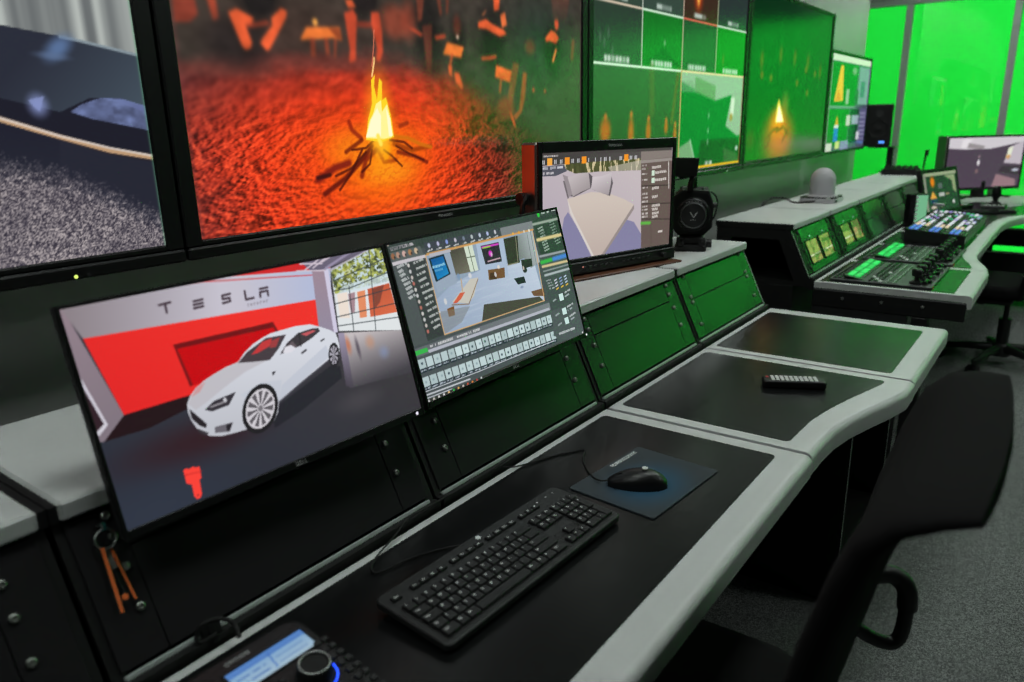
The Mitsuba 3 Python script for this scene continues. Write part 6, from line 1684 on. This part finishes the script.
for c, ms in keys.items():
    part(k, f'{c}_keys', merge(ms), BLACK, f'{c} lit keys' if cols[c] else 'dark keys', kind='stuff', emit=area(np.array(cols[c]) * 0.75, 0.03) if cols[c] else None)
part(k, 'lever', put(merge(cyl((0, 0, 0), (0, 0, 0.06), 0.006, 10), cbox((0, 0, 0.065), (0.03, 0.07, 0.018), 0.004)), tr(5.36, 0.67, DT + 0.07)), STEEL)

# tall key panel
tn = unit((-0.80, -0.60, 0))
TM = frame(np.array([5.245, 0.785, DT]), np.array([-tn[1], tn[0], 0]), (0, 0, 1), tn)
k = thing('tall_key_panel', 'narrow upright key panel with a pale green lit face and white dots', 'key panel')
part(k, 'case', put(box((-0.035, 0.0, -0.06), (0.075, 0.205, 0.0), 0.004), TM), BLACK)
part(k, 'lit_face', put(box((0.002, 0.012, 0.0), (0.072, 0.198, 0.003), 0.001), TM), GREYP, 'pale green lit face', emit=area((0.16, 0.44, 0.24), 0.05))
for i in range(7):
    part(k, 'lit_dot', put(lathe([(0.008, 0), (0.007, 0.006), (0, 0.006)], (0.006, 0.03 + i * 0.026, 0.003), 10), TM), PRINT, None)

# small tilted monitor
u, v, n = axes((0.909, -0.415, 0.030), (0.067, 0.241, 0.968))
o = np.array([5.660, 0.775, 0.752])
M = frame(o, u, v, n)
k = thing('small_monitor', 'small tilted monitor among the far panels with little pictures in a grid', 'monitor')
W, H = 0.395, 0.305
part(k, 'case', put(box((0, -0.008, -0.035), (W, H + 0.006, -0.004), 0.004), M), BLACKM)
part(k, 'bezel', bezel(put(np.eye(4), np.eye(4)) if False else M @ tr(0.018, 0.03, 0), W - 0.036, H - 0.052, 0.018, 0.018, 0.036, 0.026, -0.004, 0.003, 0.002), GREYP)
pc = Pic(50, 44)
pc.c[:] = (36, 46, 44)
pc.rect(0, 0.92, 1, 1, (150, 156, 130))
pc.rect(0, 0, 0.07, 1, (130, 130, 120))
pc.spot((0.26, 0.76), 0.16, 0.20, (226, 120, 20), 1, 0.7)
pc.rect(0.42, 0.58, 0.55, 0.72, (86, 86, 96))
pc.poly([(0.62, 0.9), (0.95, 0.9), (0.95, 0.4), (0.86, 0.5), (0.85, 0.75)], (140, 150, 116))
pc.poly([(0.14, 0.32), (0.24, 0.52), (0.34, 0.32)], (226, 160, 70))
pc.rect(0.14, 0.20, 0.36, 0.32, (30, 40, 80))
pc.rect(0.42, 0.36, 0.58, 0.46, (176, 176, 176))
pc.rect(0.62, 0.38, 0.72, 0.44, (140, 120, 100))
pc.spot((0.22, 0.09), 0.22, 0.06, (196, 176, 166), 1, 0.6)
pc.spot((0.47, 0.12), 0.08, 0.06, (190, 190, 90), 1, 0.6)
pc.spot((0.84, 0.18), 0.08, 0.07, (206, 206, 206), 1, 0.5)
display(k, (M @ np.array([0.018, 0.030, 0.0, 1]))[:3], u, v, W - 0.036, H - 0.052, pc, weight=0.05)
part(k, 'rear_stand', put(prism_x([(0.24, -0.036), (0.20, -0.036), (0.006, -0.085), (0.006, -0.100)], 0.14, 0.26), M), BLACKM)
part(k, 'foot', put(box((0.10, -0.0115, -0.030), (0.30, -0.0082, -0.006), 0.001), M), BLACKM)

# keyboard, joystick unit and pad before the far monitor
k = thing('far_keyboard', 'flat dark keyboard lying before the small tilted monitor', 'keyboard')
FK = frame(np.array([6.06, 0.635, DT]), unit((0.62, -0.78, 0)), unit((0.78, 0.62, 0)), (0, 0, 1))
part(k, 'base', put(box((0, 0, 0), (0.42, 0.14, 0.014), 0.003), FK), GREYP)
part(k, 'key_field', put(merge(*[cbox((0.022 + i * 0.0268, 0.018 + j * 0.026, 0.016), (0.023, 0.022, 0.006), 0.002) for i in range(15) for j in range(5)]), FK), BLACK, 'rows of dark keys', kind='stuff')
k = thing('joystick_unit', 'black joystick unit with a thick upright stick on the far corner worktop', 'joystick')
JM = tr(6.52, 0.46, DT)
part(k, 'base', put(box((-0.10, -0.075, 0.0), (0.10, 0.075, 0.035), 0.006), JM), BLACK)
part(k, 'boot', put(lathe([(0.045, 0.035), (0.040, 0.046), (0.022, 0.056), (0.018, 0.06), (0, 0.06)], n=18), JM), RUBBER, smooth=40)
part(k, 'stick', put(lathe([(0.015, 0.055), (0.018, 0.075), (0.029, 0.10), (0.031, 0.13), (0.027, 0.158), (0.015, 0.168), (0, 0.168)], n=18), JM), BLACK, smooth=40)
for i in range(5):
    part(k, 'key', put(cbox((-0.075, -0.055 + i * 0.026, 0.037), (0.02, 0.016, 0.006), 0.002), JM), STEEL if i % 2 else PRINT)
k = thing('desk_handset', 'low black desk unit with red and white buttons beside the joystick unit', 'controller')
HM = frame(np.array([6.32, 0.66, DT]), unit((0.55, -0.2, 0)), unit((0.2, 0.55, 0)), (0, 0, 1))
part(k, 'base', put(box((0, 0, 0), (0.20, 0.10, 0.032), 0.004), HM), BLACK)
for i in range(6):
    part(k, 'button', put(cbox((0.025 + i * 0.03, 0.035, 0.034), (0.018, 0.018, 0.006), 0.002), HM), REDP if i in (1, 2) else PRINT)
single('far_mouse_pad', put(loft([rr3(0.26, 0.20, 0.01, 0), rr3(0.26, 0.20, 0.01, 0.004)]), frame((6.86, 0.43, DT), unit((0.9, -0.4, 0)), unit((0.4, 0.9, 0)), (0, 0, 1))), DOMEG,
       'grey mouse pad lying on the far corner worktop', 'mouse pad')

# black mixer with a gooseneck microphone on the last far console top
k = thing('audio_mixer', 'small black mixer with knobs at the far end of the console tops', 'mixer')
part(k, 'body', put(prism([(-0.12, -0.11), (0.10, -0.11), (0.10, 0.13), (-0.12, 0.13)], 0.045), tr(6.56, 1.10, FT)), BLACK)
for i in range(6):
    for j in range(2):
        part(k, 'knob', put(lathe([(0.012, 0), (0.010, 0.022), (0, 0.023)], n=12), tr(6.50 + j * 0.09, 1.01 + i * 0.040, FT + 0.045)), DARKBOLT, smooth=40)
k = thing('gooseneck_microphone', 'thin black gooseneck microphone beside the small mixer', 'microphone')
part(k, 'base', put(lathe([(0.04, 0), (0.04, 0.012), (0.01, 0.022), (0, 0.022)], n=18), tr(6.52, 0.955, FT)), BLACK)
part(k, 'neck', tube([(6.52, 0.955, FT + 0.02), (6.52, 0.953, FT + 0.10), (6.51, 0.945, FT + 0.15)], 0.007, 10, 2), BLACK, smooth=True)
part(k, 'capsule', cyl((6.51, 0.945, FT + 0.145), (6.505, 0.94, FT + 0.185), 0.013, 12), RUBBER, smooth=40)

# loudspeaker on its pole
sn = unit((-0.97, -0.24, 0))
su = np.array([-sn[1], sn[0], 0])
SM = frame(np.array([6.74, 1.345, 1.170]), su, (0, 0, 1), sn)
k = thing('studio_monitor_speaker', 'black studio loudspeaker on a pole before the glass partition', 'loudspeaker')
part(k, 'cabinet', put(box((-0.100, 0, -0.26), (0.100, 0.325, 0.0), 0.008), SM), BLACKM)
part(k, 'baffle', put(box((-0.094, 0.006, 0.0), (0.094, 0.319, 0.004), 0.002), SM), BLACK)
part(k, 'woofer', put(lathe([(0.074, 0.004), (0.074, 0.010), (0.068, 0.011), (0.062, 0.005), (0.030, -0.004 + 0.008), (0.022, 0.008), (0, 0.011)], (0, 0.135, 0), 30), SM @ np.eye(4)), RUBBER, 'round woofer', smooth=40)
part(k, 'tweeter', put(lathe([(0.030, 0.004), (0.030, 0.008), (0.024, 0.008), (0.014, 0.006), (0, 0.010)], (0, 0.258, 0), 24), SM), GREYP, 'small tweeter', smooth=40)
part(k, 'maker_badge', put(box((0.014, 0.024, 0.004), (0.054, 0.042, 0.006), 0.001), SM), BLACK, 'lit blue badge', emit=area((0.12, 0.42, 1.3), 0.02))
k = thing('speaker_pole', 'black pole that carries the loudspeaker on the last far console top', 'speaker stand')
SP = np.array([6.83, 1.26 + 0.06, FT])
part(k, 'base', put(lathe([(0.07, 0), (0.07, 0.008), (0.03, 0.012), (0, 0.012)], n=24), tr(6.76, 1.24, FT)), BLACK)
part(k, 'pole', cyl((6.76, 1.24, FT + 0.01), (6.77, 1.352, FT + 0.06), 0.02, 14) if False else cyl((6.76, 1.24, FT + 0.01), (6.86, 1.376, 1.168), 0.018, 14) if False else cyl((6.76, 1.24, FT + 0.011), (6.76, 1.24, 1.1685), 0.024, 16), BLACK, smooth=40)
part(k, 'top_plate', box((6.70, 1.20, 1.160), (6.86, 1.40, 1.1695), 0.002), BLACK)

# far monitor by the glass
u, v, n = axes((0.737, -0.676, 0.0), (0, 0, 1))
o = np.array([7.180, 0.885, 0.815])
M = frame(o, u, v, n)
W, H = 0.713, 0.402
k = thing('far_monitor', 'wide black monitor by the glass partition showing a dark room', 'monitor')
part(k, 'case', put(box((-0.018, -0.018, -0.115), (W + 0.018, H + 0.016, -0.004), 0.006), M), HOUSE)
part(k, 'bezel', bezel(M, W, H, 0.016, 0.016, 0.022, 0.014, -0.004, 0.006, 0.003), BLACK)
pc = Pic(90, 56)
pc.c[:] = (78, 62, 80)
pc.rect(0, 0.78, 1, 1, (206, 200, 206))
pc.poly([(0, 0.80), (0.45, 0.74), (1, 0.90), (1, 0.6), (0, 0.6)], (78, 62, 80))
pc.poly([(0.18, 0.98), (0.30, 0.98), (0.26, 0.80), (0.16, 0.80)], (226, 220, 224))
pc.poly([(0.26, 0.90), (0.48, 0.83), (0.46, 0.76), (0.24, 0.80)], (150, 142, 146))
pc.poly([(0.82, 0.80), (1, 0.92), (1, 0.44), (0.76, 0.48)], (190, 180, 190))
pc.poly([(0.80, 0.78), (0.86, 0.80), (0.84, 0.62), (0.78, 0.58)], (226, 230, 206))
pc.spot((0.81, 0.60), 0.07, 0.06, (206, 150, 90), 0.9, 0.6)
pc.spot((0.42, 0.50), 0.04, 0.08, (226, 222, 226), 1, 0.5)
pc.spot((0.41, 0.33), 0.05, 0.06, (140, 110, 110), 0.9, 0.7)
pc.spot((0.42, 0.62), 0.03, 0.03, (170, 140, 150), 0.9, 0.6)
pc.poly([(0.74, 0.42), (1, 0.40), (1, 0.22), (0.70, 0.30)], (60, 46, 60))
pc.spot((0.93, 0.33), 0.12, 0.04, (200, 206, 220), 0.9, 0.6)
pc.poly([(0.68, 0.26), (0.95, 0.14), (0.96, 0), (0.64, 0)], (150, 116, 126))
pc.poly([(0, 0.34), (0.06, 0.30), (0.12, 0.10), (0.16, 0), (0, 0)], (206, 190, 206))
display(k, o, u, v, W, H, pc, weight=0.1)
c = (M @ np.array([W / 2, 0, -0.03, 1]))[:3]
part(k, 'neck', box((c[0] - 0.02, c[1] - 0.05, DT + 0.012), (c[0] + 0.02, c[1] + 0.05, c[2] + 0.05), 0.006), BLACK)
part(k, 'foot', put(merge(box((-0.24, -0.02, 0.0), (0.24, 0.02, 0.014), 0.004), box((-0.24, -0.10, 0.0), (-0.20, 0.10, 0.014), 0.004), box((0.20, -0.10, 0.0), (0.24, 0.10, 0.014), 0.004)),
                        frame((c[0], c[1], DT), u, -n, (0, 0, 1))), BLACK)

# ================================================================== office chairs


def office_chair(hx, hy, yaw, label):
    """yaw 0 faces +y; the hub stands at hx, hy."""
    M = tr(hx, hy, 0) @ rot([0, 0, 1], yaw)
    k = thing('office_chair', label, 'chair', 'office chairs')
    # back: a padded shell rolled over at the top
    prof = [(-0.055, 0.425), (-0.072, 0.52), (-0.090, 0.60), (-0.112, 0.70), (-0.132, 0.80), (-0.148, 0.88), (-0.170, 0.965), (-0.188, 1.015), (-0.212, 1.042), (-0.245, 1.054), (-0.272, 1.058)]
    P = np.array(prof)
    rings = []
    N = 40
    for i in range(len(P)):
        d = P[min(i + 1, len(P) - 1)] - P[max(i - 1, 0)]
        d /= np.linalg.norm(d)
        n = np.array([-d[1], d[0]])                      # towards the rear
        f = i / (len(P) - 1)
        hw = 0.262 - 0.030 * max(0, f - 0.78) / 0.22 - 0.055 * max(0, 0.35 - f) / 0.35
        th = 0.021 - 0.010 * max(0, f - 0.7) / 0.3
        t = np.arange(N) * 2 * np.pi / N
        x = hw * np.sign(np.cos(t)) * np.abs(np.cos(t)) ** (2 / 5.0)
        s = th * np.sign(np.sin(t)) * np.abs(np.sin(t)) ** (2 / 2.6)
        bow = -0.018 * (1 - (x / 0.262) ** 2)
        rings.append(np.stack([x, P[i][0] - (s + 0) * 1.0 * (-n[0]) * -1 * -1 + bow * 1.0, P[i][1] + s * n[1]], 1))
    m = loft(rings)
    m.fix_normals()
    part(k, 'backrest', put(m, M), FABRIC, smooth=50)
    c = cushion(0.53, 0.49, 0.07, 0.425, 0.505, 0.032)
    part(k, 'seat', put(c, M @ tr(0, 0.175, 0)), FABRIC, smooth=45)
    part(k, 'seat_pan', put(box((-0.22, -0.04, 0.395), (0.22, 0.37, 0.427), 0.01), M), CHAIRP)
    for s in (-1, 1):
        X = 0.318 * s
        part(k, 'armrest', put(tube([(X, -0.188, 0.640), (X, -0.190, 0.575), (X * 0.985, -0.182, 0.540), (X * 0.93, -0.155, 0.545), (X * 0.84, -0.115, 0.580), (X * 0.70, -0.088, 0.590)], 0.012, 12, 2), M), CHAIRP, smooth=True)
        part(k, 'arm_pad', put(tube([(X, -0.190, 0.610), (X, -0.188, 0.648), (X, -0.165, 0.668), (X * 0.90, -0.135, 0.674), (X * 0.74, -0.105, 0.674)], 0.016, 12, 2), M), CHAIRP, smooth=True)
    part(k, 'gas_lift', put(merge(cyl((0, 0, 0.27), (0, 0, 0.40), 0.014, 16), cyl((0, 0, 0.085), (0, 0, 0.28), 0.032, 20)), M), BLACK, smooth=40)
    part(k, 'star_hub', put(lathe([(0.048, 0.060), (0.050, 0.070), (0.046, 0.125), (0.036, 0.135), (0, 0.135)], n=22), M), CHAIRP, smooth=40)
    for i in range(5):
        a = math.radians(20 + 72 * i)
        e = np.array([math.cos(a), math.sin(a), 0])
        leg = part(k, 'base_leg', put(tube([e * 0.03 + (0, 0, 0.105), e * 0.16 + (0, 0, 0.098), e * 0.30 + (0, 0, 0.078)], [0.026, 0.021, 0.016], 10), M), CHAIRP, smooth=True)
        q = np.array([-e[1], e[0], 0])
        part(leg, 'caster', put(merge(cyl(e * 0.30 + q * 0.008 + (0, 0, 0.029), e * 0.30 + q * 0.026 + (0, 0, 0.029), 0.028, 16), cyl(e * 0.30 - q * 0.026 + (0, 0, 0.029), e * 0.30 - q * 0.008 + (0, 0, 0.029), 0.028, 16),
                                      cyl(e * 0.30 + (0, 0, 0.03), e * 0.30 + (0, 0, 0.075), 0.009, 10)), M), BLACK, smooth=40)
    return k


office_chair(0.925, 0.305, 1.6, 'black padded office chair pushed up to the long worktop before the keyboard')
office_chair(4.985, 0.215, -4.0, 'black office chair on a star base before the far switcher worktop')

# boards under the far corner worktop
k = thing('modesty_board', 'black slatted modesty board under the far corner worktop', 'desk board')
for z0, z1 in ((0.460, 0.592), (0.060, 0.418)):
    part(k, 'board', box((6.600, -1.55, z0), (6.618, 0.50, z1), 0.002), CABINET)
    part(k, 'board_edge', box((6.597, -1.55, z1 - 0.012), (6.600, 0.50, z1)), FRAME, 'pale upper edge')
for y in (-1.50, -0.55, 0.44):
    part(k, 'post', box((6.618, y, 0.0), (6.658, y + 0.04, DESK_Z - 0.027)), CABINET)
